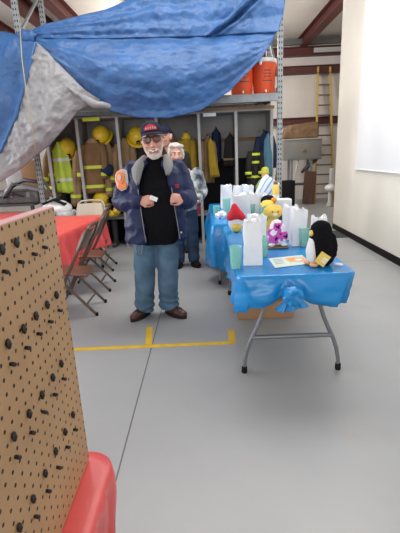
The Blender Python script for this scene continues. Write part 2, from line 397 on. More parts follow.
for y in (0.0, RY1-RY0):
    for z in (2.30, 4.30)[:2 if y == 0 else 1]: MB().box(((RXL+RXR)/2, y+0.0, z), (RXR-RXL-0.08, 0.045, 0.10)).build('beam', 'rack', rk, False)
for k in range(7):
    MB().box(((RXL+RXR)/2, 0.09+k*0.155, 2.36), (RXR-RXL-0.06, 0.14, 0.018)).build('deck_board', 'rack', rk, False)

def cooler(px, label, flip=1):
    b = ony(px, 95, RY0+0.30); 
    t = thing('drink_cooler', label, 'cooler', (b.x, RY0+0.30, 2.37), 0, 'orange coolers on the rack')
    MB().lathe([(0.155, 0), (0.168, 0.015), (0.185, 0.44), (0.188, 0.445), (0.188, 0.46)], n=28).build('body', 'cooler', t, autosmooth=40)
    lid = MB().lathe([(0.192, 0.46), (0.195, 0.465), (0.195, 0.50), (0.18, 0.52), (0.05, 0.53)], n=28).build('lid', 'white', t, autosmooth=40)
    MB().lathe([(0.05, 0.53), (0.05, 0.55), (0.03, 0.555)], n=16).build('vent_cap', 'white', lid)
    for s in (-1, 1):
        MB().box((s*0.195, 0, 0.40), (0.03, 0.09, 0.05), bev=0.01).build('handle', 'cooler', t)
    MB().box((-0.08*flip, -0.19, 0.45), (0.035, 0.03, 0.07), bev=0.008).build('latch', 'white', t)
    MB().limb([(0, -0.16, 0.05), (0, -0.20, 0.05), (0, -0.21, 0.03)], [0.014]*3, 10).build('spigot', 'white', t)
    q = MB()
    for z, w in ((0.335, 0.11), (0.29, 0.14), (0.25, 0.10), (0.19, 0.15)):
        rr = 0.168+0.017*z/0.44+0.002
        rows = [[(rr*math.sin(a), -rr*math.cos(a), z+dz) for a in [(-0.5+k/8)*w/rr+0.15 for k in range(9)]] for dz in (0, 0.012)]
        q.grid(rows)
    q.build('printed_lettering', 'darkgrey', t)
cooler(264, 'right orange drink cooler beside the rack post, fully in view', 1)
cooler(242, 'left orange drink cooler on the rack deck, partly behind the blue tarp', 1)

# ---------------------------------------------------------------- gear lockers
LY = 6.88; LD = 0.52; LT = 2.15
lx = [-2.56, -2.04, -1.38, -0.74, -0.05, 0.555, 1.135]
lk = thing('gear_locker', 'long row of open grey plywood gear lockers under the pallet rack', 'locker', (0, LY, 0))
for i, x in enumerate(lx):
    d = MB().box((x, LD/2+0.02, LT/2), (0.03, LD, LT)).build('divider', 'locker', lk, False)
    MB().box((x, 0.004, LT/2), (0.045, 0.03, LT)).build('front_edge', 'lockedge', d, False)
L0, L1 = lx[0]-0.02, lx[-1]+0.02; lc = (L0+L1)/2; lw = L1-L0
MB().box((lc, LD+0.03, 1.97), (lw, 0.018, 0.40)).build('back_panel', 'locker', lk, False)
MB().box((lc, LD+0.05, 1.735), (lw, 0.02, 0.075)).build('rail', 'wood', lk, False)
MB().box((lc, LD+0.03, 1.56), (lw, 0.018, 0.28)).build('back_panel', 'locker', lk, False)
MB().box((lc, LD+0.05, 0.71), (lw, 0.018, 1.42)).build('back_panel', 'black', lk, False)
MB().box((lc, LD/2+0.02, LT+0.012), (lw, LD, 0.024)).build('top_panel', 'locker', lk, False)
MB().box((lc, LD/2+0.04, 0.50), (lw, LD-0.05, 0.03)).build('bench', 'locker', lk, False)
MB().box((lc, LD/2+0.3, 0.02), (lw, 0.05, 0.04)).build('kick_rail', 'black', lk, False)
for bay in range(6):
    xm = (lx[bay]+lx[bay+1])/2
    for s in (-0.14, 0.14):
        MB().tube([(xm+s, LD, 1.86), (xm+s, LD-0.06, 1.85), (xm+s, LD-0.075, 1.88)], 0.006, 6).build('coat_hook', 'rack', lk)
pa = ony(90, 120, LY-0.012); MB().box((-1.79, -0.014, 2.135), (0.28, 0.004, 0.055)).build('tape_label', 'lime', lk, False)
MB().box((0.13, -0.014, 2.12), (0.21, 0.004, 0.05)).build('paper_label', 'white', lk, False)
MB().box((-2.28, -0.014, 2.13), (0.30, 0.004, 0.06)).build('paper_label', 'white', lk, False)

t = tag(MB().box((0.61, 7.06, 2.20), (1.14, 0.30, 0.048)).build('plank', 'wood', None, False), 'brown wooden plank lying on top of the right lockers', 'plank')
t = tag(MB().box((-1.95, 7.12, 2.188), (0.9, 0.34, 0.025)).build('plank', 'greypaint', None, False), 'dark weathered board lying on top of the left lockers', 'plank')
for k, (x, r) in enumerate(((0.93, 0.022), (1.01, 0.018), (1.08, 0.024))):
    o = MB().limb([(x, 6.80, 2.262), (x-0.02, 7.12, 2.27)], [r, r], 10).build('pipe', 'darkgrey')
    tag(o, 'dark pipe end lying on the brown plank over the lockers, %s' % ('left of three', 'middle of three', 'right of three')[k], 'pipe', 'pipes above the lockers')

# ---------------------------------------------------------------- helmets and hanging gear
def helmet(px, py, label, Y=7.10, s=1.0, tilt=0.35, rz=0.0):
    p = ony(px, py, Y)
    t = thing('fire_helmet', label, 'helmet', p, 0, 'yellow helmets in the lockers')
    Rm = (RZ(rz) @ RX(tilt)).to_4x4()
    prof = [(0.155*s, -0.05*s), (0.15*s, 0.0), (0.14*s, 0.05*s), (0.115*s, 0.10*s), (0.07*s, 0.135*s), (0.02*s, 0.147*s)]
    def sq(mb): mb.v = [Rm @ Vector((v.x, v.y*1.12, v.z)) for v in mb.v]; return mb
    sq(MB().lathe(prof, n=24)).build('shell', 'helmet', t)
    sq(MB().lathe([(0.15*s, -0.05*s), (0.185*s, -0.065*s), (0.188*s, -0.072*s), (0.15*s, -0.06*s)], n=24)).build('brim', 'helmet', t)
    mb = MB()
    mb.limb([(0, -0.172*s, 0.0), (0, -0.14*s, 0.09*s), (0, 0, 0.152*s), (0, 0.14*s, 0.09*s), (0, 0.168*s, 0)], [(0.012*s, 0.006*s)]*5, 8)
    mb.xf(Rm).build('crest', 'helmet', t)
    MB().box((0, -0.165*s, 0.015*s), (0.06*s, 0.012*s, 0.075*s), bev=0.005).xf(Rm).build('front_badge', 'black', t)
    mb = MB()
    for sx in (-1, 1): mb.tube([(sx*0.14*s, 0, -0.05*s), (sx*0.11*s, -0.04*s, -0.14*s), (sx*0.03*s, -0.07*s, -0.19*s)], 0.008, 6)
    mb.xf(Rm).build('chin_strap', 'black', t)
helmet(67, 148, 'yellow fire helmet hanging between the lime vest and the first coat', s=1.05, tilt=0.9, rz=0.4)
helmet(101, 135, 'yellow fire helmet hung high in the locker above the striped tan coat', s=0.98, tilt=0.8, rz=-0.3)
helmet(137, 136, 'yellow fire helmet just left of the bearded man\'s cap', s=0.98, tilt=0.8, rz=0.25)
helmet(101, 199, 'yellow helmet low on the locker bench beneath the tan coats', Y=7.05, s=0.85, tilt=0.3, rz=1.2)

def garment(px, ptop, pbot, w, label, m, Y=7.12, stripes=(), sm='lime', cat='coat', name='turnout_coat', sleeves=True, lean=0.0, openf=False, sl=0.75, seed=0, group='gear hanging in the lockers', dep=0.085, pbx=None, collar=None):
    a = ony(px, ptop, Y); b = ony(pbx if pbx is not None else px, pbot, Y); h = a.z-b.z
    t = thing(name, label, cat, (a.x, Y, a.z), 0, group)
    dx = b.x-a.x
    def ring(f, grow=0.0, n=26):
        hw = (interp([(0, 0.18), (0.06, 0.38), (0.16, 0.86), (0.5, 0.92), (1, 1.0)], f))*w/2; d = interp([(0, 0.035), (0.15, dep*0.85), (1, dep)], f)
        q = []
        for i in range(n):
            th = 2*PI*i/n; c, s_ = math.cos(th), math.sin(th)
            fold = 0.018*math.sin(th*5+seed+f*1.3)*min(1, f*2)+0.010*math.sin(th*9+seed*2.1-f*4)*f
            q.append(Vector((dx*f+lean*f*f+(hw+grow)*c+fold*c, (d+grow)*s_+fold*s_*0.8, -h*f+(0.02*math.sin(th*3+seed) if f > 0.97 else 0))))
        return q
    MB().loft([ring(f) for f in (0, 0.03, 0.06, 0.1, 0.16, 0.25, 0.35, 0.45, 0.55, 0.65, 0.75, 0.85, 0.93, 1)]).build('body', m, t)
    for f0 in stripes:
        MB().loft([ring(f0, 0.006), ring(f0+0.03, 0.006), ring(f0+0.06, 0.006)], cap=False).build('reflective_stripe', sm, t)
    if collar:
        MB().loft([ring(0.0, 0.02), ring(0.05, 0.02), ring(0.09, 0.012)]).build('collar', collar, t)
    if sleeves:
        for s in (-1, 1):
            P = [Vector((s*w*0.40, 0, -h*0.12)), Vector((s*w*0.50+dx*0.3, -0.03, -h*0.3)), Vector((s*w*0.53+dx*0.5, -0.045, -h*0.5)), Vector((s*w*0.50+dx*sl, -0.06, -h*sl))]
            e = MB().limb(P, [0.05, 0.058, 0.055, 0.05], 12, round_ends=False).build('sleeve', m, t)
            if stripes:
                q = P[3].lerp(P[2], 0.2); q2 = P[3].lerp(P[2], 0.5)
                MB().limb([q, q2], [0.058, 0.058], 12, round_ends=False).build('cuff_stripe', sm, e)
    MB().tube([(0, 0.0, -0.02), (0, 0.10, 0.03), (0, 0.2, 0.02)], 0.008, 6).build('hanging_loop', 'black', t)
    return t
garment(54, 144, 196, 0.24, 'tan turnout coat with lime bands, farthest left beside the rack post', 'turnout', stripes=(0.55, 0.8), seed=1, Y=7.05)
garment(58, 142, 192, 0.30, 'lime high visibility vest hanging over a tan coat at the far left', 'vest', Y=6.98, stripes=(0.32, 0.72), sm='silverstripe', cat='vest', name='safety_vest', sleeves=False, seed=2, pbx=67, dep=0.06)
garment(77, 150, 205, 0.16, 'tan trousers hanging against the first tall divider', 'turnout2', stripes=(0.8,), sleeves=False, cat='trousers', name='turnout_trousers', seed=3, Y=7.0)
garment(92, 138, 192, 0.40, 'tan turnout coat with wide lime hem band under the middle helmet', 'turnout', Y=7.0, stripes=(0.50, 0.86), seed=4, pbx=94, collar='turnout2')
garment(108, 142, 196, 0.24, 'dark brown turnout coat beside a navy bundle left of the bearded man', 'turnout2', Y=7.1, stripes=(0.84,), seed=5, pbx=107)
garment(124, 138, 190, 0.30, 'pale tan coat hanging directly behind the bearded man\'s right shoulder', 'turnout2', Y=7.08, seed=6, pbx=126)
garment(145, 140, 200, 0.30, 'dark coat hanging behind the bearded man\'s head', 'darkcloth', Y=7.12, seed=7)
garment(172, 134, 196, 0.26, 'brown coat hanging behind the grey-haired woman', 'turnout', Y=7.2, seed=8)
garment(186, 133, 196, 0.26, 'mustard yellow coat with bright shoulders right of the grey-haired woman', 'oldyellow', Y=7.04, seed=9, collar='helmet')
garment(195, 140, 194, 0.22, 'mustard yellow coat against the left side of a pale divider', 'oldyellow', Y=7.15, seed=10, stripes=(0.7,))
garment(207, 136, 182, 0.20, 'brown and yellow coat just right of the pale divider', 'turnout', Y=7.05, seed=11, pbx=208)
garment(210, 138, 176, 0.16, 'slim mustard coat leaning right of the pale divider', 'oldyellow', Y=7.0, seed=12, pbx=214, sleeves=False)
garment(216, 128, 161, 0.17, 'small navy jacket hanging alone from a nail on the grey panel', 'navycloth', Y=7.30, seed=13, sleeves=False, cat='jacket', name='navy_jacket')
garment(230, 134, 166, 0.22, 'dark harness and straps hanging left of the central divider', 'darkcloth', Y=7.15, seed=14, cat='harness', name='hanging_harness', stripes=(0.75,), sm='turnout2', sleeves=False)
garment(256, 147, 186, 0.22, 'dark turnout coat with bright lime bands beside the teal garment', 'darkcloth', Y=7.0, seed=15, stripes=(0.15, 0.35, 0.72), pbx=254)
garment(265, 131, 180, 0.26, 'navy work coat hanging at the right end of the lockers', 'navycloth', Y=7.05, seed=16, cat='coat', name='work_coat')
garment(268, 133, 177, 0.13, 'teal blue garment hanging over the navy coat', 'teal', Y=6.93, seed=17, cat='shirt', name='hanging_shirt', sleeves=False)
# navy bundle stuffed among the coats
p = ony(107, 171, 6.95); mb = MB()
mb.ell(p, (0.11, 0.07, 0.09)).ell(p+V(0.05, 0, 0.04), (0.07, 0.06, 0.07)).ell(p+V(-0.05, 0, -0.05), (0.06, 0.05, 0.06))
tag(organic('gear_bag', mb, 'navycloth', voxel=0.012, disp=lambda q: 0.012*fn(q, 14)), 'navy cloth bundle hooked among the tan coats left of the bearded man', 'bag')
# bench clutter
p = ony(111, 215, 6.75); mb = MB()
for k in range(9): mb.ell((p.x-0.31+0.050*k, 6.84+0.03*math.sin(k*2.1), 0.615+0.03*math.sin(k*1.7)), (0.062, 0.075, 0.055+0.015*math.sin(k)))
tag(organic('yellow_rain_gear', mb, 'helmet', voxel=0.012, smooth=2, disp=lambda q: 0.02*fn(q, 16)), 'crumpled bright yellow rain gear heaped on the locker bench by the folding chairs', 'clothing')
p = ony(196, 215, 6.9); mb = MB()
for k in range(4): mb.ell((p.x-0.03+0.03*k, 7.0, 0.63-0.02*k), (0.06, 0.06, 0.11))
tag(organic('red_bag', mb, 'plushred', voxel=0.012, disp=lambda q: 0.012*fn(q, 14)), 'crumpled red bag on the locker bench beyond the woman', 'bag')
for s in (-1, 1):
        x = ony(111, 235, 7.0).x+s*0.075; c = 'darkgrey'
        t = thing('rubber_boot', 'dark rubber boot under the locker bench below the yellow rain gear, %s of the pair' % ('left' if s < 0 else 'right'), 'boot', (x, 7.0, 0), 0, 'boots under the bench')
        MB().limb([(0, 0.03, 0.42), (0, 0.03, 0.2), (0, 0.02, 0.08)], [0.06, 0.052, 0.05], 12).build('shaft', c, t)
        MB().limb([(0, 0.05, 0.045), (0, -0.06, 0.045), (0, -0.14, 0.04)], [(0.048, 0.044), (0.05, 0.044), (0.045, 0.038)], 12).build('foot', c, t)
# ---------------------------------------------------------------- blue tarp hung over the front of the rack
def coons(top, bot, left, right, nu, nv, disp):
    """surface between four 3D boundary lines; left/right run top to bottom"""
    rows = []
    for j in range(nv+1):
        v = j/nv; row = []
        for i in range(nu+1):
            u = i/nu
            T, B, L, R = poly_at(top, u), poly_at(bot, u), poly_at(left, v), poly_at(right, v)
            p = T*(1-v)+B*v+L*(1-u)+R*u-(top[0]*(1-u)*(1-v)+top[-1]*u*(1-v)+bot[0]*(1-u)*v+bot[-1]*u*v)
            e = min(1, 6*min(u, 1-u)+0.25)*min(1, 6*min(v, 1-v)+0.35)
            row.append(p+Vector((0, -1, 0))*disp(u, v, p)*e)
        rows.append(row)
    return MB().grid(rows)
def PL(Y, *pts): return [ony(p[0], p[1], p[2] if len(p) > 2 else Y) for p in pts]
tp = thing('tarp', 'big blue and silver plastic tarp draped over the front of the pallet rack', 'tarp', (0, 0, 0))
knot = (27, 38, 6.30)
def rad(u, v, amp, n, seed): return amp*(math.sin(n*v*(1.2-0.5*u)+seed+2.0*u)*(1-u)**0.7+0.35*math.sin(n*2.3*v+seed*2))
def dA(u, v, p): return 0.22*math.sin(PI*min(1, v*1.1))*math.sin(PI*u)**0.7+rad(u, v, 0.013, 15, 0.5)+0.030*ridged(p, 2.2, 3)+0.012*ridged((p.x*0.5+p.z*0.6, p.y, p.z-p.x*0.4), 6.5, 1)+0.009*ridged(p, 12, 6)
A = coons(PL(6.34, knot, (75, 37), (140, 36), (205, 34.5), (277, 31)),
          PL(6.2, (37, 46), (60, 68), (85, 94), (105, 109), (122, 114), (140, 118), (170, 118), (200, 111), (230, 91), (262, 57)),
          PL(6.3, knot, (31, 41), (37, 46, 6.2)), PL(6.3, (277, 31, 6.34), (271, 44), (262, 57, 6.2)), 90, 60, dA)
def solid(o, th): md = o.modifiers.new('thickness', 'SOLIDIFY'); md.thickness = th; md.offset = 0; return o
solid(A.build('lower_sheet', 'tarp', tp), 0.006)
def dB(u, v, p):
    # a slanting tuck from the crease up to the right
    s = (u-0.72)*1.0-(1-v)*0.30
    tuck = (0.11*math.exp(-(s/0.010)**2)-0.13*math.exp(-((s-0.022)/0.010)**2)+0.05*math.exp(-((s-0.048)/0.010)**2))*min(1, 1.5*v)
    return 0.05*math.sin(PI*v)+tuck+0.028*ridged(p, 1.8, 8)+0.012*math.sin(22*v-7*u)+0.012*ridged(p, 6, 2)+0.009*ridged(p, 12, 6)+0.015*fn(p, 8, 5)+0.03*(v > 0.9)*(v-0.9)*10
B = coons(PL(6.42, (24, 34), (45, 24), (70, 18), (105, 10), (128, 0), (150, -12), (205, -25), (287, -48)),
          PL(6.30, (26, 39), (75, 39), (140, 38), (205, 36.5), (278, 32)),
          PL(6.36, (24, 34, 6.42), (25, 36), (26, 39, 6.30)), PL(6.38, (287, -48, 6.42), (285, 0), (283, 16), (278, 32, 6.30)), 190, 44, dB)
solid(B.build('upper_sheet', 'tarp', tp), 0.006)
def dC(u, v, p): return 0.10*math.sin(PI*u)*v+0.04*ridged(p, 2.4, 12)*min(1, v*2)+0.03*ridged(p, 5, 4)+0.012*ridged(p, 11, 2)+0.006*fn(p, 22, 2)
Cc = coons(PL(6.26, (36, 42), (36.5, 42.2), (37, 42.5)),
           PL(6.0, (-22, 197, 5.9), (0, 183, 5.95), (22, 169), (51, 145, 6.1), (65, 129, 6.15), (78, 112, 6.2), (92, 104, 6.22), (109, 105, 6.24)),
           PL(6.15, (36, 42, 6.26), (31, 60), (25, 82), (16, 115, 6.05), (0, 150, 5.95), (-22, 197, 5.9)),
           PL(6.2, (37, 42.5, 6.26), (47, 51), (60, 65, 6.16), (85, 90, 6.16), (109, 105, 6.24)), 60, 80, dC)
solid(Cc.build('silver_flap', 'silver', tp), 0.005)
def dD(u, v, p): return 0.05*math.sin(11*u+2*v)*(0.3+v)+0.06*ridged(p, 1.7, 21)+0.015*fn(p, 9, 2)
D = coons(PL(6.28, (-45, 33), (-15, 30), (5, 32), (26, 36.5)), PL(5.88, (-60, 230), (-45, 222), (-34, 212), (-24, 200)),
          PL(6.1, (-45, 33, 6.28), (-50, 120), (-60, 230, 5.88)),
          PL(6.1, (26, 36.5, 6.28), (35, 43, 6.24), (31, 60, 6.14), (25, 82, 6.12), (16, 116, 6.02), (0, 152, 5.93), (-24, 200, 5.88)), 44, 60, dD)
solid(D.build('side_sheet', 'tarp', tp), 0.006)
# rolled blue hem along the flap edge and the gathered knot
kp = ony(27, 36, 6.27); mb = MB(); mb.ell(kp, (0.10, 0.07, 0.07))
for k in range(7):
    a = k*0.9; mb.limb([kp, kp+V(0.12*math.cos(a), -0.02, 0.07*math.sin(a))], [0.045, 0.02], 10)
organic('knot', mb, 'tarp', tp, voxel=0.014, disp=lambda q: 0.02*ridged(q, 9))
MB().limb(PL(6.13, (35, 43, 6.2), (31, 60), (25, 82, 6.08), (16, 116, 5.98), (0, 152, 5.9)), [0.02, 0.025, 0.025, 0.025, 0.02], 10).build('edge_hem', 'tarp', tp)
mb = MB().limb(PL(6.12, (109, 106, 6.2), (95, 104), (80, 96), (66, 86, 6.05)), [0.04, 0.05, 0.035, 0.01], 10)
organic('gathered_corner', mb, 'silver', tp, voxel=0.014, disp=lambda q: 0.015*ridged(q, 8))
cd = MB().tube(PL(5.86, (20, 30, 6.15), (22, 60, 6.0), (26, 90), (31, 120, 5.82), (36, 152, 5.78)), 0.007, 6).build('cord', 'cord')
tag(cd, 'thin yellowish cord hanging down over the silver tarp flap', 'cord')

# ---------------------------------------------------------------- clutter left of the rack
p = ony(17, 186, 7.3); shelf = thing('storage_bench', 'low dark bench carrying boxes and gear left of the rack post', 'bench', (p.x-0.35, 7.25, 0))
MB().box((0, 0, 0.80), (1.5, 0.6, 0.04)).build('top', 'darkgrey', shelf, False)
for sx in (-0.7, 0.7):
    for sy in (-0.25, 0.25): MB().box((sx, sy, 0.39), (0.05, 0.05, 0.78)).build('leg', 'darkgrey', shelf, False)
o = MB().box((0, 0, 0.17), (0.27, 0.24, 0.34), bev=0.01).build('plastic_box', 'white', None, True, ony(17, 188, 7.35)); o.location.z = 1.06; o.rotation_euler.z = 0.3
tag(o, 'upright white box standing among dark gear under the tarp corner', 'box')
o = MB().box((0, 0, 0.24), (0.26, 0.24, 0.48), bev=0.006).build('cardboard_box', 'cardboard', None, True, ony(33, 186, 7.4)); o.location.z = 1.06; o.rotation_euler.z = 0.1
tag(o, 'narrow brown cardboard box wedged against the left rack post', 'box')
t = thing('equipment_case', 'scuffed dark grey equipment case under the white box and cardboard box', 'case', (ony(22, 195, 7.2).x-0.1, 7.25, 0.82))
MB().box((0, 0, 0.11), (0.95, 0.5, 0.22), bev=0.03).build('body', 'greypaint', t)
MB().limb([(-0.2, -0.26, 0.12), (-0.15, -0.32, 0.16), (0.15, -0.32, 0.16), (0.2, -0.26, 0.12)], [0.013]*4, 8).build('handle', 'darkgrey', t)
for k in range(3): MB().box((-0.3+0.3*k, -0.255, 0.15), (0.06, 0.02, 0.08)).build('latch', 'midgrey', t, False)
for k, (y0, z0, dx, m, l) in enumerate(((6.96, 0.90, 0.0, 'darkgrey', 'upper'), (6.92, 0.83, 0.08, 'midgrey', 'lower'))):
    q = [ony(4+dx*30, 197-k*5, y0), ony(12, 186-k*2, y0), ony(24, 180+k*6, y0), ony(40, 182+k*8, y0)]
    o = MB().limb(q, [0.035, 0.04, 0.04, 0.035], 12).build('hose', m)
    tag(o, 'thick grey hose curving over the dark case by the rack post, the %s one' % l, 'hose', 'hoses by the rack')
# bike-style black and white helmet + patterned bag behind the red table
p = ony(58, 203, 6.55)
t = thing('sports_helmet', 'black and white helmet lying behind the far end of the red table', 'helmet', (p.x, 6.5, 0.77))
mb = MB().ell((0, 0, 0), (0.24, 0.17, 0.13)); organic('shell', mb, 'white', t, voxel=0.015, disp=lambda q: 0.02*ridged(q, 7))
for s in (-1, 0, 1):
    MB().limb([(-0.18, -0.05+s*0.05, 0.09), (0, -0.06+s*0.07, 0.15), (0.16, -0.08+s*0.05, 0.07)], [(0.02, 0.02), (0.034, 0.02), (0.02, 0.02)], 10).build('black_band', 'black', t)
mb = MB().box((0, 0, 0), (0.50, 0.26, 0.16), bev=0.05)
o = organic('patterned_bag', mb, 'patterned', voxel=0.015, disp=lambda q: 0.015*fn(q, 9), loc=(p.x+0.05, 6.42, 0.66)); tag(o, 'soft bag with dark and pale pattern under the black and white helmet', 'bag')
t = thing('storage_crate', 'dark crate under the patterned bag behind the red table', 'crate', (p.x+0.12, 6.45, 0))
MB().box((0, 0, 0.29), (0.5, 0.30, 0.58), bev=0.02).build('body', 'darkgrey', t)
MB().box((0, 0, 0.57), (0.53, 0.32, 0.03), bev=0.01).build('rim', 'black', t)

# ---------------------------------------------------------------- tables
def tube_leg_set(parent, y, w, h, m='tableleg', flip=1):
    """bent tubular leg frame of a folding table in the plane y"""
    for s in (-1, 1):
        P = [(s*0.165, y, h-0.01), (s*0.170, y, 0.60), (s*0.185, y, 0.50), (s*0.213, y, 0.41), (s*0.250, y, 0.32), (s*0.287, y, 0.24), (s*0.312, y, 0.165), (s*0.326, y, 0.09), (s*(w*0.5), y, 0.03)]
        l = MB().limb(P, [0.0145]*len(P), 12).build('leg', m, parent)
        MB().lathe([(0.019, 0), (0.021, 0.01), (0.019, 0.045), (0.012, 0.05)], (s*(w*0.5), y, 0), n=14).build('foot_cap', 'rubber', l)
    MB().limb([(-0.272, y, 0.268), (0.272, y, 0.268)], [0.0165]*2, 12).build('crossbar', m, parent)
    MB().limb([(-0.17, y, h-0.03), (0.17, y, h-0.03)], [0.0145]*2, 10).build('top_bar', m, parent)
def folding_table(x, y, w, L, label, rz=0.0, group=None, ins=0.097):
    t = thing('folding_table', label, 'table', (x, y, 0), rz, group)
    MB().box((0, 0, 0.72), (w, L, 0.04), bev=0.012).build('tabletop', 'tabletop', t)
    for s in (-1, 1): tube_leg_set(t, s*(L/2-ins), 0.66, 0.705)
    for s in (-1, 1): MB().bar((0, s*(L/2-ins), 0.62), (0, s*(L/2-ins-0.5), 0.70), 0.02, 0.012).build('brace', 'tableleg', t, False)
    return t
def perimeter(w, L, r, step=0.022):
    pts = []
    def seg(a, b):
        n = max(2, int((b-a).length/step)); nn = Vector(((b-a).y, -(b-a).x, 0)).normalized()
        for i in range(n): pts.append((a.lerp(b, i/n), nn))
    def arc(c, a0):
        n = 9
        for i in range(n):
            a = a0+PI/2*i/n; pts.append((c+Vector((r*math.cos(a), r*math.sin(a), 0)), Vector((math.cos(a), math.sin(a), 0))))
    hw, hl = w/2, L/2
    seg(Vector((-hw+r, -hl, 0)), Vector((hw-r, -hl, 0))); arc(Vector((hw-r, -hl+r, 0)), -PI/2)
    seg(Vector((hw, -hl+r, 0)), Vector((hw, hl-r, 0))); arc(Vector((hw-r, hl-r, 0)), 0)
    seg(Vector((hw-r, hl, 0)), Vector((-hw+r, hl, 0))); arc(Vector((-hw+r, hl-r, 0)), PI/2)
    seg(Vector((-hw, hl-r, 0)), Vector((-hw, -hl+r, 0))); arc(Vector((-hw+r, -hl+r, 0)), PI)
    return pts
def tablecloth(w, L, m, name, label, loc, rz, dropf, shape, r=0.05, K=16, group=None, wr=0.006):
    """cloth over a table: flat top + skirt; dropf(p,n)->length, shape(p,n,k,f)->extra offset vector"""
    per = perimeter(w, L, r); N = len(per); mb = MB()
    rings = []
    for f in (0.0, 0.25, 0.5, 0.75, 0.9, 0.97):
        ring = []
        for p, n in per:
            q = Vector((p.x*f, p.y*(1-(1-f)*min(1, w/L)) if False else p.y*f, 0))
            q.z = wr*0.7*fn((q.x+loc[0], q.y+loc[1], 0), 5)*(1 if 0 < f < 0.95 else 0.3); ring.append(q)
        rings.append(ring)
    rings.append([Vector((p.x, p.y, 0)) for p, n in per])
    rings.append([Vector((p.x, p.y, -0.008))+n*0.008 for p, n in per])
    for k in range(1, K+1):
        f = k/K; ring = []
        for i, (p, n) in enumerate(per):
            d = dropf(p, n)*f
            ring.append(p+n*(0.012+0.01*f)+Vector((0, 0, -0.012-d))+shape(p, n, f))
        rings.append(ring)
    c = len(mb.v)
    vs = [v for rg in rings[1:] for v in rg]; R = len(rings)-1
    fs = [(k*N+i, k*N+(i+1) % N, (k+1)*N+(i+1) % N, (k+1)*N+i) for k in range(R-1) for i in range(N)]
    vs.append(Vector((0, 0, 0))); fs += [(len(vs)-1, (i+1) % N, i) for i in range(N)]
    mb.add(vs, fs)
    o = mb.build(name, m, None, True, loc); o.rotation_euler.z = rz
    solid(o, 0.0025)
    return tag(o, label, 'tablecloth', group)

# --- near blue table
TX, TY, TW, TL = 0.563, 3.36, 0.73, 1.83
folding_table(TX, TY, TW, TL, 'grey-legged folding table under the near blue cloth', group=None)
def drop1(p, n):
    if n.y < -0.5: return 0.105+0.115*min(1, abs(p.x+0.04)/0.36)**1.1
    if n.x < 0: return 0.24+0.03*math.sin(p.y*5)-0.02*(p.y < -0.8)
    return 0.20+0.02*math.sin(p.y*6)
def shape1(p, n, f):
    w = Vector((0, 0, 0))
    if n.y < -0.3:
        dx = p.x+0.04; g = math.exp(-(dx/0.22)**2)
        w.x -= dx*(0.55*g+0.16)*f
        w.y -= 0.03*f*g
        ph = math.atan2(abs(dx)+0.02, 0.13*f+0.03)*13
        w.y -= 0.019*f*math.sin(ph)*(0.4+g); w.z += 0.012*f*math.sin(ph*0.8+1)
        w.y -= 0.018*math.sin(PI*f)*(1-g)*0.8
        if f > 0.93: w.y += 0.02
    else:
        w += n*(0.012*f*math.sin(p.y*19+1.5*math.sin(p.y*7))-0.002*f)
        w.z += 0.01*f*math.sin(p.y*13)
    if n.x > 0.3: w.x -= 0.07*f*math.exp(-((p.y+0.95)/0.25)**2)
    w += n*0.012*fn((p.x*3, p.y*3, f*2), 3)*f
    return w
tc1 = tablecloth(TW+0.01, TL+0.04, 'bluecloth', 'tablecloth', 'blue plastic tablecloth on the near table, knotted at its front', (TX, TY, 0.747), 0.0, drop1, shape1)
kc = V(-0.04, -TL/2-0.085, -0.112)
mb = MB(); mb.ell(kc, (0.055, 0.045, 0.05))
for k in range(10):
    a = k*2*PI/10+0.3; mb.limb([kc+V(0.045*math.cos(a), -0.02, 0.04*math.sin(a)), kc+V(0.045*math.cos(a+0.9), -0.045-0.012*(k % 2), 0.04*math.sin(a+0.9)), kc+V(0.015*math.cos(a+1.7), -0.045, 0.015*math.sin(a+1.7))], [0.017, 0.014, 0.012], 8)
organic('knot', mb, 'bluecloth', tc1, voxel=0.006, smooth=1, disp=lambda q: 0.011*ridged(q, 24))
rows = []
for j in range(13):
    v = j/12; row = []
    for i in range(41):
        u = i/40-0.5; wdt = 0.07+0.15*v**0.7
        row.append(kc+V(u*wdt-0.01*v, -0.015-0.010*v*math.sin(u*19+1)-0.004*math.sin(u*47)*v-0.012*v, -0.02-(0.068+0.014*math.sin(u*5+2.4))*v))
    rows.append(row)
solid(MB().grid(rows).build('tail', 'bluecloth', tc1), 0.0025)

# --- far blue table
T2X, T2Y = 0.47, 5.42
folding_table(T2X, T2Y, 0.76, 1.9, 'folding table under the far blue cloth, behind the near one')
def drop2(p, n): return 0.50+0.06*math.sin(p.x*9+p.y*3) if n.x < 0.3 else 0.3
def shape2(p, n, f):
    w = n*(0.05*f*math.sin(p.y*11+p.x*9)+0.05*math.sin(PI*f)*(0.6+0.4*math.sin(p.y*4)))
    if n.x < -0.3: w += n*0.03*f*math.exp(-((p.y+0.85)/0.3)**2); w.z += 0.02*f*math.sin(p.y*23)
    return w
tablecloth(0.79, 1.94, 'bluecloth', 'tablecloth', 'blue plastic tablecloth hanging low on the far table', (T2X, T2Y, 0.748), 0.0, drop2, shape2)

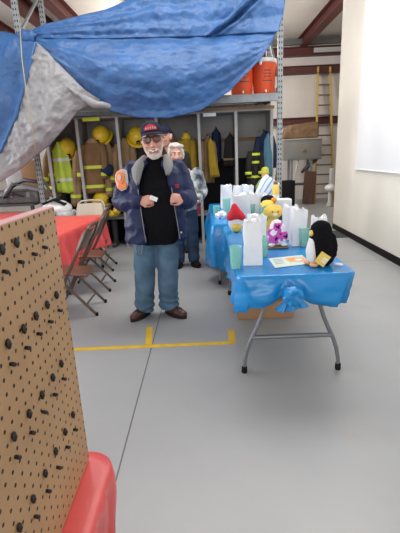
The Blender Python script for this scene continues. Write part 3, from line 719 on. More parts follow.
# --- red tables with chairs
RTX, RTY, RTR = -1.93, 4.43, -0.09
folding_table(RTX, RTY, 0.76, 2.44, 'folding table under the long red cloth beside the brown chairs', RTR)
def drop3(p, n): return 0.38+0.04*math.sin(p.y*6+1)
def shape3(p, n, f): return n*(0.028*f*math.sin(p.y*22+p.x*15)+0.03*f)
tablecloth(0.79, 2.48, 'redcloth', 'tablecloth', 'red plastic tablecloth beside the brown folding chairs', (RTX, RTY, 0.747), RTR, drop3, shape3, wr=0.02)
folding_table(-3.62, 6.02, 0.76, 1.83, 'folding table under the red cloth at the far left edge', 1.45)
tablecloth(0.79, 1.86, 'redcloth', 'tablecloth', 'red plastic tablecloth at the far left, seen just above the pegboard', (-3.62, 6.02, 0.747), 1.45, drop3, shape3)
FTX, FTY = -0.684, 0.018
folding_table(FTX, FTY, 0.76, 1.70, 'folding table under the nearest red cloth, carrying the pegboard')
def drop4(p, n): return 0.42+0.03*math.sin(p.y*7+p.x*4)
def shape4(p, n, f):
    return -n*(0.075*f)+n*(0.020*min(1, f*5)*(1-2*abs(math.sin(p.y*36+p.x*40+0.6)))+0.007*min(1, f*6)*math.sin(p.y*71+5*f))
tablecloth(0.82, 1.76, 'redcloth', 'tablecloth', 'red plastic tablecloth nearest the camera, under the pegboard', (FTX+0.0, FTY, 0.746), 0.0, drop4, shape4, r=0.06)

# ---------------------------------------------------------------- pegboard
BX = -0.328; BY1, BY0 = 0.868, 0.12; BZ0, BZ1 = 0.752, 1.405
pb = thing('pegboard', 'upright tan pegboard full of holes with black pegs, nearest the camera', 'pegboard', (BX, (BY0+BY1)/2, BZ0))
hb = BZ1-BZ0; lb = BY1-BY0
MB().box((-0.004, 0, hb/2), (0.008, lb, hb)).build('panel', 'board', pb, False)
fr = MB()
for s in (-1, 1): fr.box((-0.0155, s*(lb/2-0.012), hb/2-0.004), (0.014, 0.022, hb-0.012))
fr.box((-0.0155, 0, 0.012), (0.014, lb-0.05, 0.022))
fr.build('frame', 'wood', pb, False)
MB().box((-0.013, 0, hb-0.001), (0.024, lb, 0.006)).build('top_edge', 'pinkedge', pb, False)  # pale pink strip along the top of the board
for s in (-1, 1): MB().bar((-0.022, s*0.28, 0.40), (-0.16, s*0.28, 0.0), 0.02, 0.02).build('prop_leg', 'wood', pb, False)
BIG = [(0, 249.5), (14.6, 242.7), (28.6, 235.5), (40, 229.7), (55, 295), (45.7, 304.8), (34.4, 316), (22, 329), (6.3, 344), (59.8, 363.7), (51.3, 377.6), (40.3, 395), (27.5, 413.8), (71.6, 414.7), (63.7, 432), (12, 436.7), (54.2, 451.4), (43.7, 473.5), (31.5, 499), (17.5, 527.7), (66, 498)]
SMALL = [(2.7, 271.5), (18.5, 261.9), (32.2, 254), (42.7, 247.2), (58, 310.3), (48.4, 321.4), (37.1, 333.7), (25.2, 347.7), (10, 364), (62, 378.7), (53, 394.5), (42.2, 412), (73.5, 429.7), (30, 432.5), (65.8, 447), (15, 457), (56.7, 467.5), (46.2, 491), (34.3, 516.5)]
for px, py in BIG[:-1]:
    p = onx(px, py, BX)-pb.location
    MB().ell((0.004, 0, 0), (0.0042, 0.0050, 0.0098), 14).limb([(-0.003, 0, 0), (0.006, 0, 0)], [0.0032]*2, 8).build('peg', 'peg', pb, True, p)
for px, py in SMALL:
    p = onx(px, py, BX)-pb.location
    MB().limb([(-0.005, 0, 0), (0.003, 0, 0.0), (0.007, 0, -0.001)], [0.0030, 0.0036, 0.0042], 8).build('hook_peg', 'peg', pb, True, p)

# ---------------------------------------------------------------- folding chairs
def chair(loc, rz, label, group, m='chair', mp='chairpan'):
    """faces local -X"""
    t = thing('folding_chair', label, 'chair', loc, rz, group)
    W = 0.215; fr = MB()
    P = []
    for s in (-1, 1):
        side = [(-0.25, s*W, 0.012), (-0.12, s*W, 0.26), (0.03, s*W, 0.52), (0.17, s*(W-0.005), 0.78)]
        top = [(0.205, s*(W-0.02), 0.85), (0.222, s*(W-0.06), 0.885)]
        P.append(side+top)
    path = P[0]+[(0.226, 0, 0.895)]+P[1][::-1]
    fr.limb(path, [(0.0155, 0.0155)]*len(path), 10, ref=(1, 0, 1)); fr.build('back_frame', m, t)
    for s in (-1, 1):
        l = MB().limb([(-0.16, s*(W-0.03), 0.43), (0.02, s*(W-0.03), 0.235), (0.21, s*(W-0.03), 0.012)], [0.0145]*3, 10).build('leg', m, t)
        MB().lathe([(0.016, 0), (0.017, 0.03), (0.012, 0.034)], (0.212, s*(W-0.03), 0), 12).build('foot_cap', 'rubber', l)
        MB().lathe([(0.016, 0), (0.017, 0.03), (0.012, 0.034)], (-0.252, s*W, 0), 12).build('foot_cap', 'rubber', t)
        MB().bar((-0.02, s*(W-0.012), 0.42), (0.0, s*(W-0.012), 0.27), 0.006, 0.022).build('hinge_bar', m, t, False)
    MB().limb([(0.12, -(W-0.03), 0.12), (0.12, W-0.03, 0.12)], [0.0095]*2, 8).build('stretcher', m, t)
    MB().limb([(-0.17, -W, 0.16), (-0.17, W, 0.16)], [0.0095]*2, 8).build('stretcher', m, t)
    rows = []
    for j in range(11):
        v = j/10; x = -0.215+0.37*v
        rows.append([V(x, (i/10-0.5)*0.375*(1-0.08*v), 0.437-0.014*math.sin(PI*v)*math.sin(PI*i/10)-0.012*(v > 0.95)-0.02*(v < 0.05)-0.02*v) for i in range(11)])
    solid(MB().grid(rows).build('seat', mp, t), 0.012)
    rows = []
    for j in range(9):
        v = j/8; z = 0.66+0.19*v; x0 = 0.108+0.095*v
        rows.append([V(x0+0.035*math.cos(PI*(i/12-0.5))-0.025, (i/12-0.5)*(0.40-0.05*v**3), z) for i in range(13)])
    solid(MB().grid(rows).build('backrest', mp, t), 0.010)
    return t
G = 'brown folding chairs along the red table'
c0 = chair((-1.335, 3.90, 0), 0.0, 'brown metal folding chair at the red table, nearest the camera', G)
for (x, y, rz, l) in ((-1.38, 4.63, 0.05, 'brown metal folding chair at the red table, middle of the three'), (-1.54, 5.50, 0.08, 'brown metal folding chair at the red table, farthest and mostly hidden')):
    c = copy_tree(c0); c.location = (x, y, 0); c.rotation_euler.z = rz; c['label'] = l
c = chair((-1.78, 6.08, 0), PI/2, 'beige metal folding chair at the far end of the red table', None, 'beige', 'beige')

# ---------------------------------------------------------------- box under the blue table, tape on the floor
b0 = onz(240, 322); t = thing('cardboard_box', 'brown cardboard box on the floor under the near blue table', 'box', (0.53, 3.68, 0))
MB().box((0, 0, 0.085), (0.52, 0.40, 0.17), bev=0.006).build('body', 'cardboard', t)
for s in (-1, 1): MB().box((0, s*0.10, 0.175), (0.52, 0.19, 0.006)).build('flap', 'cardboard', t, False)
MB().limb([(-0.16, -0.1, 0.18), (-0.05, -0.16, 0.20), (0.06, -0.1, 0.18)], [0.02]*3, 8).build('packing_strap', 'black', t)
z = 0.0012
mb = MB()
def strip(a, b, w):
    a, b = Vector(a), Vector(b); d = (b-a).normalized(); n = V(-d.y, d.x, 0)*w/2
    mb.add([a-n, b-n, b+n, a+n, a-n-V(0, 0, z), b-n-V(0, 0, z), b+n-V(0, 0, z), a+n-V(0, 0, z)], [(0, 1, 2, 3), (0, 4, 5, 1), (1, 5, 6, 2), (2, 6, 7, 3), (3, 7, 4, 0)])
q = lambda x, y: onz(x, y, 0)+V(0, 0, 0.0012)
strip(q(30, 351.5), q(235, 342.5), 0.055); strip(q(148.5, 347), q(149.5, 327), 0.055); strip(q(232, 343), q(231.5, 330), 0.055)
tag(mb.build('floor_tape', 'yelltape', None, False), 'yellow tape line with two short ticks on the grey floor', 'tape')
o = MB().box((2.27, 7.2, 0.006), (0.42, 0.6, 0.012)).build('floor_mat', 'mat', None, False); tag(o, 'dark mat on the floor against the black baseboard at the wall end', 'mat')

# ---------------------------------------------------------------- far right corner beyond the wall end
t = thing('ladder', 'tall yellow extension ladder leaning on the back wall', 'ladder', (3.5, 12.5, 0))
a0, a1 = ony(315, 200, 12.45), ony(318, 67, 12.88); b0, b1 = ony(333, 200, 12.45), ony(330, 67, 12.88)
a0.z = b0.z = 0.0; off = Vector(t.location)
for p0, p1 in ((a0, a1), (b0, b1)): MB().bar(p0-off, p1-off, 0.045, 0.09).build('rail', 'ladder', t, False)
for k in range(13):
    f = (k+0.7)/13.4; MB().limb([a0.lerp(a1, f)-off, b0.lerp(b1, f)-off], [0.022]*2, 8).build('rung', 'greysteel', t)
cb = ony(300, 160, 12.0)
t = thing('tool_cabinet', 'grey metal cabinet with a round knob on tall legs near the back wall', 'cabinet', (2.82, 12.1, 0))
MB().box((0, 0, 1.52), (1.08, 0.6, 0.56), bev=0.015).build('body', 'machine', t)
MB().box((0.01, -0.305, 1.50), (0.94, 0.02, 0.44), bev=0.008).build('door', 'machine', t)
MB().lathe([(0.05, 0), (0.055, 0.02), (0.03, 0.03)], n=16).xf(Matrix.Translation((0.03, -0.315, 1.50)) @ Matrix.Rotation(PI/2, 4, 'X')).build('knob', 'wood', t)
MB().box((0, 0, 1.81), (1.14, 0.66, 0.03), bev=0.008).build('top', 'pallegrey', t)
for sx, sy in ((-0.28, -0.2), (0.28, -0.2), (-0.28, 0.22), (0.28, 0.22)): MB().box((sx, sy, 0.62), (0.06, 0.06, 1.24)).build('leg', 'midgrey', t, False)
MB().box((0, 0, 0.55), (0.62, 0.48, 0.04)).build('shelf', 'darkgrey', t, False)
MB().limb([(-0.1, -0.22, 1.22), (-0.18, -0.3, 0.95), (-0.25, -0.27, 0.5), (-0.27, -0.25, 0.06)], [0.03]*4, 10).build('hose', 'pallegrey', t)
MB().limb([(0.45, -0.1, 1.24), (0.2, -0.15, 1.05), (0.05, -0.1, 0.9)], [0.05, 0.06, 0.04], 10).build('motor_arm', 'darkgrey', t)
mb = MB()
for k, (z0, w, r) in enumerate(((1.88, 1.0, 0.0), (1.98, 0.95, 0.04), (2.08, 0.9, -0.03), (2.17, 0.8, 0.05))): mb.box((2.75+0.03*k, 12.05, z0), (w, 0.5, 0.10), RZ(r) @ RY(-0.03*k), bev=0.03)
tag(organic('canvas_bundle', mb, 'tarpbrown', voxel=0.025, disp=lambda p: 0.02*ridged(p, 4)), 'brown canvas bundle piled on top of the grey cabinet', 'bundle')
p0 = ony(302, 197, 12.0)
o = MB().box((0, 0, 0.46), (0.34, 0.05, 0.92)).build('wood_panel', 'oldwood', None, False, (2.97, 11.62, 0.012)); o.rotation_euler = (-0.13, 0.10, 0.1)
tag(o, 'reddish brown wooden panel leaning under the grey cabinet', 'panel')
t = thing('pedestal', 'pale grey pedestal fixture beside the far end of the cream wall', 'fixture', (3.40, 11.0, 0))
MB().lathe([(0.10, 0), (0.09, 0.05), (0.055, 0.12), (0.05, 0.42)], n=18).build('column', 'pallegrey', t)
MB().ell((0, -0.02, 0.50), (0.15, 0.16, 0.10)).build('bowl', 'white', t)
MB().box((0.06, 0.08, 0.78), (0.14, 0.10, 0.46), bev=0.03).build('backplate', 'pallegrey', t)
o = MB().box((2.35, 11.6, 0.35), (0.4, 0.35, 0.7), bev=0.02).build('storage_drum', 'black', None); o.name = 'storage_bin'
tag(o, 'dark bin on the floor just right of the rack post', 'bin')
# ---------------------------------------------------------------- things on the blue tables
TZ = 0.7505
def scl(p): return (p-Vector((0, 0, CAMH))).dot(RM @ Vector((0, 0, -1)))/F      # metres per pixel at p
def base(px, py): return onz(px, py, TZ)
def paper_bag(px, py, wpx, ptop, label, rz=0.0, m='paper', group='white paper bags on the blue tables', Y=None, seed=0):
    p = base(px, py)
    if Y: p = ony(px, py, Y); p.z = TZ
    w = wpx*scl(p); h = (ony(px, ptop, p.y).z-TZ)*0.94; d = w*0.62
    t = thing('paper_bag', label, 'bag', p, rz, group)
    mb = MB(); N = 28; rings = []
    def rect(u):
        u = (u % 1)*4; k = int(u); f = u-k
        return [(-1+2*f, -1), (1, -1+2*f), (1-2*f, 1), (-1, 1-2*f)][k]
    H = [0, 0.02, 0.15, 0.3, 0.45, 0.6, 0.75, 0.88, 1.0]
    for th in (0, 0.004):
        rg = []
        for f in H:
            r = []
            for i in range(N):
                a, b = rect(i/N+0.5/N)
                g = 1-0.30*f if abs(a) > 0.98 and abs(b) < 0.6 else 1.0        # gussets fold inwards
                bw = 1-0.05*f+0.02*math.sin(f*9+seed)
                zz = h*f
                if f == 1.0: zz += 0.006*math.sin(a*2+seed)+0.006*b+0.014*(abs(a)**3)-0.008*(1 if i % 2 else 0)
                r.append(Vector((a*(w/2-th)*bw*g+0.006*math.sin(f*7+b*2+seed)*f, b*(d/2-th)*(1-0.25*f)+0.008*math.sin(f*6+a*3+seed)*f, zz+(0.004 if th and f == 0 else 0))))
            rg.append(r)
        rings.append(rg)
    mb.loft(rings[0]+rings[1][::-1])
    mb.build('body', m, t, True, autosmooth=35)
    rows = [[Vector((x*w*0.36, -0.01*math.sin(x*5+seed)+0.015*k, h*(0.90+0.05*k)+0.008*math.sin(x*3+seed)*k)) for x in [(-1+i/5) for i in range(11)]] for k in range(3)]
    solid(MB().grid(rows).build('tissue', 'paper', t), 0.002)
    return t
def cup(px, py, wpx, ptop, label, Y=None):
    p = base(px, py)
    w = wpx*scl(p)/2; h = ony(px, ptop, p.y).z-TZ
    t = thing('plastic_cup', label, 'cup', p, 0, 'translucent green cups on the blue tables')
    MB().lathe([(w*0.76, 0), (w*0.77, 0.004), (w, h), (w*1.03, h+0.002), (w*1.0, h+0.004), (w*0.95, h), (w*0.72, 0.006), (0.002, 0.006)], n=24).build('body', 'cup', t, autosmooth=50)
    mb = MB()
    for k in range(8):
        a = k*PI/4; mb.bar((w*0.80*math.cos(a), w*0.80*math.sin(a), 0.01), (w*0.93*math.cos(a), w*0.93*math.sin(a), h*0.7), 0.003, 0.003)
    mb.build('flute', 'cup', t)
    return t
paper_bag(253, 264, 18.5, 218, 'tall white paper bag in front, nearest the green cup at the left corner', rz=-0.12, seed=1)
paper_bag(257, 254, 18, 213, 'white paper bag half hidden right behind the front bag', rz=0.1, seed=2)
paper_bag(298, 245, 15.5, 207, 'white paper bag behind the right green cup beside the penguin', rz=0.15, seed=3)
paper_bag(290, 239, 15, 204, 'white paper bag touching the patterned plush bag on its right', rz=-0.1, seed=4)
paper_bag(318, 254, 15, 215, 'white paper bag standing right behind the black penguin plush', rz=0.05, seed=5)
paper_bag(241, 224, 18, 192, 'frosted white bag right behind the red plush hat', rz=0.1, m='bagclear', seed=6)
paper_bag(227, 208, 11.5, 184, 'white paper bag farthest left on the far blue table', rz=0.2, seed=7)
paper_bag(238, 206, 9, 185, 'narrow white paper bag second from the left on the far table', rz=-0.2, seed=8)
paper_bag(248, 207, 11, 184, 'white paper bag in the far row left of the striped parcel', rz=0.1, seed=9)
paper_bag(254, 222, 12, 191, 'white paper bag in the middle between red hat and yellow plush', rz=-0.15, seed=10)
paper_bag(262, 216, 9, 193, 'small white bag just below the striped parcel', rz=0.25, seed=11)
cup(236, 268, 12.5, 246.5, 'green translucent cup alone at the near left corner of the near table')
cup(263, 256, 10, 237, 'green translucent cup tucked right behind the front white bag')
cup(304, 246, 11, 228, 'green translucent cup left of the penguin plush')
cup(227, 215, 8, 199, 'green translucent cup at the far left by crumpled white tissue')
cup(252, 222.5, 7, 204, 'green translucent cup right of the red plush hat')
cup(263, 224, 7, 206, 'green translucent cup behind the yellow plush head')
cup(216.5, 215, 7, 206, 'short green cup at the left table edge beside crumpled tissue')
p = base(221, 218); mb = MB()
for k in range(6): mb.ell((0.03*math.cos(k*1.1), 0.03*math.sin(k*1.1), 0.035+0.012*math.sin(k*2)), (0.035, 0.03, 0.034))
tag(organic('crumpled_tissue', mb, 'paper', voxel=0.006, smooth=1, disp=lambda q: 0.012*ridged(q, 26), loc=p), 'crumpled white tissue at the left edge near the red plush hat', 'tissue')

# red plush hat with a yellow ball foot
p = base(236, 231.5); s = scl(p)
t = thing('plush_hat', 'red plush hat shape over a small yellow ball, left of the front bag', 'plush toy', p+V(0, 0.0, 0))
mb = MB(); mb.ell((0, 0, 0.165), (0.082, 0.06, 0.06)).ell((-0.045, -0.01, 0.145), (0.05, 0.045, 0.038)).ell((0.05, -0.01, 0.145), (0.05, 0.045, 0.038))
mb.limb([(0, 0, 0.17), (-0.006, 0, 0.22), (-0.012, 0, 0.25)], [0.066, 0.050, 0.032], 14)
organic('red_top', mb, 'plushred', t, voxel=0.008, smooth=4)
MB().ell((0, 0, 0.085), (0.074, 0.055, 0.08)).build('white_body', 'plushwhite', t)
MB().ell((0.005, -0.035, 0.045), (0.052, 0.042, 0.045)).build('yellow_foot', 'plushyellow', t)

# patterned pouch on a dark tray
p = base(277.5, 247.5); s = scl(p)
tr = MB().box((0, 0, 0.006), (0.17, 0.12, 0.012), bev=0.004).build('serving_tray', 'wood', None, True, p+V(0.0, 0.02, 0.0)); tr.rotation_euler.z = 0.05
tag(tr, 'thin dark tray under the magenta splotched plush', 'tray')
t = thing('plush_toy', 'rounded white plush with magenta and plum splotches on a tray', 'plush toy', p+V(0, 0.02, 0.012))
mb = MB(); mb.ell((0, 0, 0.08), (0.088, 0.054, 0.08)).ell((0, 0, 0.135), (0.072, 0.048, 0.068)).ell((-0.004, 0, 0.175), (0.05, 0.04, 0.04))
organic('body', mb, 'splotch', t, voxel=0.006)
for sx in (-1, 1): MB().ell((sx*0.05, -0.035, 0.016), (0.026, 0.026, 0.016)).build('foot', 'plushwhite', t)

# yellow plush behind it
p = base(273, 236)
t = thing('plush_toy', 'yellow plush with lumpy head rising behind the splotched plush', 'plush toy', p)
mb = MB(); mb.ell((0, 0, 0.09), (0.07, 0.06, 0.09)).ell((0, -0.01, 0.215), (0.075, 0.06, 0.06))
for k in range(7):
    a = k*PI/6; mb.ell((0.07*math.cos(a), 0, 0.215+0.055*math.sin(a)), (0.027, 0.03, 0.027))
organic('body', mb, 'plushyellow', t, voxel=0.008, disp=lambda q: 0.004*fn(q, 40))
MB().ell((0.01, -0.068, 0.205), (0.022, 0.016, 0.014)).build('muzzle', 'plushwhite', t)
for sx in (-1, 1): MB().ell((0.008+sx*0.025, -0.066, 0.232), (0.006, 0.004, 0.006)).build('eye', 'plushblack', t)

# black plush with an orange yellow beak
p = base(268, 222)
t = thing('plush_bird', 'black plush bird with an orange yellow beak behind the yellow plush', 'plush toy', p)
mb = MB(); mb.ell((0.02, 0, 0.10), (0.075, 0.07, 0.10)).ell((0.0, 0, 0.235), (0.085, 0.07, 0.065)); organic('body', mb, 'plushblack', t, voxel=0.009)
mb = MB().limb([(-0.01, -0.05, 0.205), (-0.045, -0.10, 0.195), (-0.075, -0.12, 0.175)], [(0.075, 0.05), (0.06, 0.042), (0.03, 0.022)], 14); organic('beak', mb, 'plushyellow', t, voxel=0.008)
MB().ell((0.055, -0.055, 0.245), (0.035, 0.025, 0.03)).build('cheek_patch', 'plushorange', t)
MB().ell((0.0, -0.06, 0.10), (0.045, 0.02, 0.06)).build('belly', 'plushwhite', t)

# boxes by it
p = base(281, 219)
o = MB().box((0, 0, 0.07), (0.17, 0.12, 0.14), bev=0.006).build('gift_box', 'darkgrey', None, True, p); tag(o, 'black box under a white box right of the yellow plush', 'box')
o = MB().box((0, 0, 0.045), (0.20, 0.13, 0.09), bev=0.008).build('gift_box', 'paper', None, True, p+V(0.005, 0, 0.141)); o.rotation_euler.z = 0.1; tag(o, 'white box lying on top of the black box by the yellow plush', 'box')

# penguin plush
p = base(322, 265.5); t = thing('plush_penguin', 'black penguin plush seen from behind with a square yellow tag, on the right', 'plush toy', p+V(0, 0.02, 0), 0.0)
mb = MB(); mb.limb([(0.01, 0, 0.055), (0.0, 0, 0.13), (-0.006, 0, 0.20), (-0.010, 0.005, 0.248)], [(0.078, 0.068), (0.078, 0.068), (0.076, 0.062), (0.070, 0.056)], 20)
mb.limb([(0.068, -0.02, 0.20), (0.078, -0.03, 0.13), (0.078, -0.03, 0.07)], [0.016, 0.020, 0.014], 10)
organic('body', mb, 'plushblack', t, voxel=0.006, disp=lambda q: 0.002*fn(q, 60))
mb = MB(); mb.limb([(-0.066, 0.0, 0.05), (-0.072, 0.0, 0.10), (-0.066, 0.0, 0.17)], [(0.034, 0.055), (0.034, 0.055), (0.024, 0.04)], 16); organic('belly', mb, 'plushwhite', t, voxel=0.006)
for q, r in (((-0.062, -0.045, 0.016), 0.030), ((-0.085, 0.02, 0.016), 0.028)): MB().ell(q, (r, r*1.1, 0.016)).build('foot', 'plushpeach', t)
MB().ell((-0.072, -0.01, 0.222), (0.018, 0.02, 0.022)).build('neck_patch', 'plushyellow', t)
Rt = RZ(-0.1) @ RY(0.62)
tg = MB().box((-0.018, -0.088, 0.062), (0.072, 0.002, 0.082), Rt).build('hang_tag', 'tagyellow', t, False)
tg['label'] = 'yellow square cardboard tag'
MB().box((-0.005, -0.0902, 0.052), (0.034, 0.001, 0.034), Rt).build('tag_print', 'paper', tg, False)
mb = MB()
for k in range(5): mb.box(V(-0.005, -0.091, 0.052)+Rt @ V(-0.013+0.0065*k, 0, 0), (0.0022 if k % 2 else 0.0035, 0.0008, 0.024), Rt)
mb.build('tag_lines', 'tagyellow', tg, False)
mb = MB().limb([(0.085, -0.03, 0.012), (0.115, -0.045, 0.010), (0.13, -0.045, 0.008)], [(0.012, 0.006), (0.016, 0.006), (0.01, 0.005)], 10); organic('sewn_label', mb, 'paper', t, voxel=0.004, smooth=1)

# flyer
c4 = [base(268.5, 258.5), base(302, 255), base(311, 263.5), base(275, 268)]
mb = MB(); mb.add([q+V(0, 0, 0.001) for q in c4]+[q for q in c4], [(0, 1, 2, 3), (7, 6, 5, 4), (0, 4, 5, 1), (1, 5, 6, 2), (2, 6, 7, 3), (3, 7, 4, 0)])
fl0 = (c4[0]+c4[2])/2; t = thing('flyer', 'pale flyer with an orange picture lying at the table front by the penguin', 'flyer', fl0); mb.build('sheet', 'flyer', t, False, -fl0)
def on_fl(u, v, k=0.0016): return c4[0].lerp(c4[1], u).lerp(c4[3].lerp(c4[2], u), v)+V(0, 0, k)
def fl_patch(name, m, poly, k=0.0018):
    MB().add([on_fl(u, v, k) for u, v in poly], [tuple(range(len(poly)))]).build(name, m, t, False, -fl0)
fl_patch('picture_block', 'plushpeach', [(0.42, 0.30), (0.50, 0.15), (0.60, 0.22), (0.72, 0.14), (0.95, 0.30), (0.97, 0.6), (0.8, 0.75), (0.62, 0.62), (0.5, 0.66)])
fl_patch('picture_block', 'plushorange', [(0.52, 0.25), (0.6, 0.22), (0.66, 0.4), (0.58, 0.5)], 0.0022)
fl_patch('picture_block', 'paper', [(0.68, 0.4), (0.85, 0.38), (0.88, 0.55), (0.7, 0.58)], 0.0022)
for k in range(4): fl_patch('text_line', 'lining', [(0.08, 0.2+0.14*k), (0.34, 0.2+0.14*k), (0.34, 0.24+0.14*k), (0.08, 0.24+0.14*k)])

# striped parcel, capped doll, yellow bottle
p = ony(259, 203, 5.9); p.z = TZ
t = thing('striped_parcel', 'blue and white striped wrapped parcel leaning to the right at the back', 'parcel', p)
A0, A1 = V(-0.05, -0.06, 0.03), ony(273, 179, 5.85)-p
d = (A1-A0).normalized(); side = d.cross(V(0, 1, 0)).normalized()
mb = MB(); rings = []
for f in (0, 0.05, 0.3, 0.55, 0.8, 0.95, 1.0):
    c = A0.lerp(A1, f); w = interp([(0, 0.05), (0.1, 0.09), (0.8, 0.140), (1, 0.12)], f); dp = interp([(0, 0.02), (0.2, 0.05), (1, 0.03)], f)
    rings.append([c+side*w*math.cos(a)+V(0, 1, 0)*dp*math.sin(a) for a in [2*PI*i/24 for i in range(24)]])
mb.loft(rings).build('wrap', 'paper', t)
for o_, w_ in ((-0.55, 0.22), (0.05, 0.18), (0.55, 0.12)):
    rows = []
    for rg_f in [k/10 for k in range(11)]:
        c = A0.lerp(A1, rg_f); w = interp([(0, 0.05), (0.1, 0.09), (0.8, 0.140), (1, 0.12)], rg_f); dp = interp([(0, 0.02), (0.2, 0.05), (1, 0.03)], rg_f)+0.003
        rows.append([c+side*w*x-V(0, 1, 0)*dp*math.sqrt(max(0, 1-x*x)) for x in (o_-w_/2, o_, o_+w_/2)])
    MB().grid(rows).build('stripe', 'stripeblue', t)
p = ony(265, 203, 6.15); p.z = TZ
t = thing('stuffed_doll', 'standing doll with yellow cap and green top at the back of the far table', 'doll', p)
hh = ony(266, 166, 6.15).z-TZ
mb = MB(); mb.limb([(0, 0, 0.05), (0, 0, hh*0.35), (0, 0, hh*0.62)], [(0.09, 0.06), (0.10, 0.07), (0.07, 0.05)], 16)
for sx in (-1, 1): mb.limb([(sx*0.06, 0, hh*0.60), (sx*0.12, -0.02, hh*0.45), (sx*0.11, -0.04, hh*0.30)], [0.035, 0.035, 0.03], 10)
organic('body', mb, 'green', t, voxel=0.012)
MB().ell((0, -0.01, hh*0.76), (0.055, 0.055, 0.065)).build('head', 'plushpeach', t)
mb = MB().lathe([(0.068, hh*0.80), (0.070, hh*0.81), (0.058, hh*0.83), (0.056, hh*0.92), (0.035, hh*0.97), (0.005, hh*0.98)], n=20); mb.build('cap', 'oldlime', t)
MB().ell((0, -0.05, hh*0.69), (0.04, 0.025, 0.03)).build('beard', 'plushwhite', t)
p = ony(275.5, 206, 5.3); p.z = TZ; hh = ony(275, 181, 5.3).z-TZ
t = thing('plastic_bottle', 'amber yellow bottle with dark cap at the right back by the rack post', 'bottle', p)
MB().lathe([(0.04, 0), (0.045, 0.01), (0.046, hh*0.75), (0.03, hh*0.87), (0.024, hh*0.9)], n=20).build('body', 'tagyellow', t)
MB().lathe([(0.028, hh*0.89), (0.028, hh), (0.02, hh*1.01)], n=16).build('cap', 'wood', t)
MB().lathe([(0.047, hh*0.2), (0.0475, hh*0.55)], n=20, cap=False).build('paper_label', 'paper', t)

# ---------------------------------------------------------------- people
def hand(mb, wrist, fdir, palmn, side, s=1.0, curl=0.9, pinch=True):
    """palm + five fingers; fdir = finger direction, palmn = palm normal, side = +1 thumb along fdir x palmn"""
    f = Vector(fdir).normalized(); n = Vector(palmn); n = (n-f*n.dot(f)).normalized(); t = f.cross(n)*side
    w = Vector(wrist)
    mb.limb([w-f*0.02*s, w+f*0.03*s, w+f*0.085*s], [(0.026*s, 0.020*s), (0.036*s, 0.016*s), (0.042*s, 0.015*s)], 14, ref=t)
    for k, (o, L, r) in enumerate(((0.030, 0.074, 0.0095), (0.010, 0.082, 0.0098), (-0.011, 0.076, 0.0095), (-0.031, 0.060, 0.0085))):
        p = w+f*0.08*s+t*o*s; pts = [p-f*0.02*s, p]; a = 0.25+0.08*k
        for seg, da in ((0.42, curl*0.75), (0.32, curl*0.85), (0.26, curl*0.6)):
            a += da; p = p+(f*math.cos(a)+n*math.sin(a))*L*s*seg; pts.append(p)
        mb.limb(pts, [r*s*1.05, r*s*1.05, r*s, r*s*0.92, r*s*0.8], 10)
    b = w+f*0.02*s+t*0.025*s; tip = w+f*0.085*s+n*0.05*s+t*0.035*s
    mb.limb([b, b+f*0.028*s+t*0.022*s+n*0.012*s, tip-f*0.022*s+t*0.006*s-n*0.01*s, tip], [0.016*s, 0.0135*s, 0.011*s, 0.009*s], 10)
def head_shapes(mb, T, s=1.0):
    h = MB()
    h.ell((0, 0.02, 0.035), (0.082, 0.102, 0.105), 20).ell((0, -0.025, -0.045), (0.068, 0.078, 0.095), 18).ell((0, -0.062, -0.108), (0.040, 0.036, 0.032))
    for sx in (-1, 1):
        h.ell((sx*0.042, -0.070, -0.035), (0.032, 0.028, 0.030)); h.ell((sx*0.082, 0.015, -0.015), (0.012, 0.026, 0.034)); h.ell((sx*0.086, 0.022, -0.005), (0.012, 0.016, 0.026))
        h.ell((sx*0.034, -0.082, 0.028), (0.030, 0.018, 0.010)); h.ell((sx*0.014, -0.112, -0.045), (0.011, 0.012, 0.010))
    h.limb([(0, -0.090, 0.018), (0, -0.112, -0.018), (0, -0.124, -0.040)], [(0.010, 0.012), (0.013, 0.014), (0.016, 0.014)], 12)
    h.ell((0, -0.098, -0.078), (0.026, 0.014, 0.010)); h.ell((0, -0.096, -0.092), (0.022, 0.014, 0.008))
    h.xf(T); mb.v += h.v and []; o = len(mb.v); mb.v += h.v; mb.f += [tuple(i+o for i in f) for f in h.f]; mb.mi += h.mi
def face_parts(T, root, smile=True, eyes=True):
    for sx in (-1, 1):
        e = MB().ell((sx*0.033, -0.084, 0.006), (0.0125, 0.0125, 0.0105), 14).xf(T).build('eye', 'eyewhite', root)
        MB().ell((sx*0.033, -0.0955, 0.006), (0.0055, 0.003, 0.0055), 12).xf(T).build('iris', 'iris', e)
        MB().limb([(sx*0.014, -0.102, 0.028), (sx*0.034, -0.103, 0.033), (sx*0.054, -0.092, 0.028)], [(0.004, 0.004)]*3, 8).xf(T).build('eyebrow', 'greyhair', root)
    if smile:
        mb = MB().limb([(-0.032, -0.101, -0.070), (-0.017, -0.112, -0.082), (0, -0.116, -0.086), (0.017, -0.112, -0.082), (0.032, -0.101, -0.070)], [0.005, 0.009, 0.010, 0.009, 0.005], 10)
        mo = mb.xf(T).build('mouth', 'lip', root)
        MB().limb([(-0.029, -0.110, -0.072), (-0.014, -0.120, -0.080), (0, -0.124, -0.083), (0.014, -0.120, -0.080), (0.029, -0.110, -0.072)], [(0.006, 0.005)]*5, 8).xf(T).build('teeth', 'teeth', mo)
    else:
        MB().limb([(-0.024, -0.100, -0.080), (0, -0.110, -0.084), (0.024, -0.100, -0.080)], [(0.006, 0.005)]*3, 8).xf(T).build('mouth', 'lip', root)
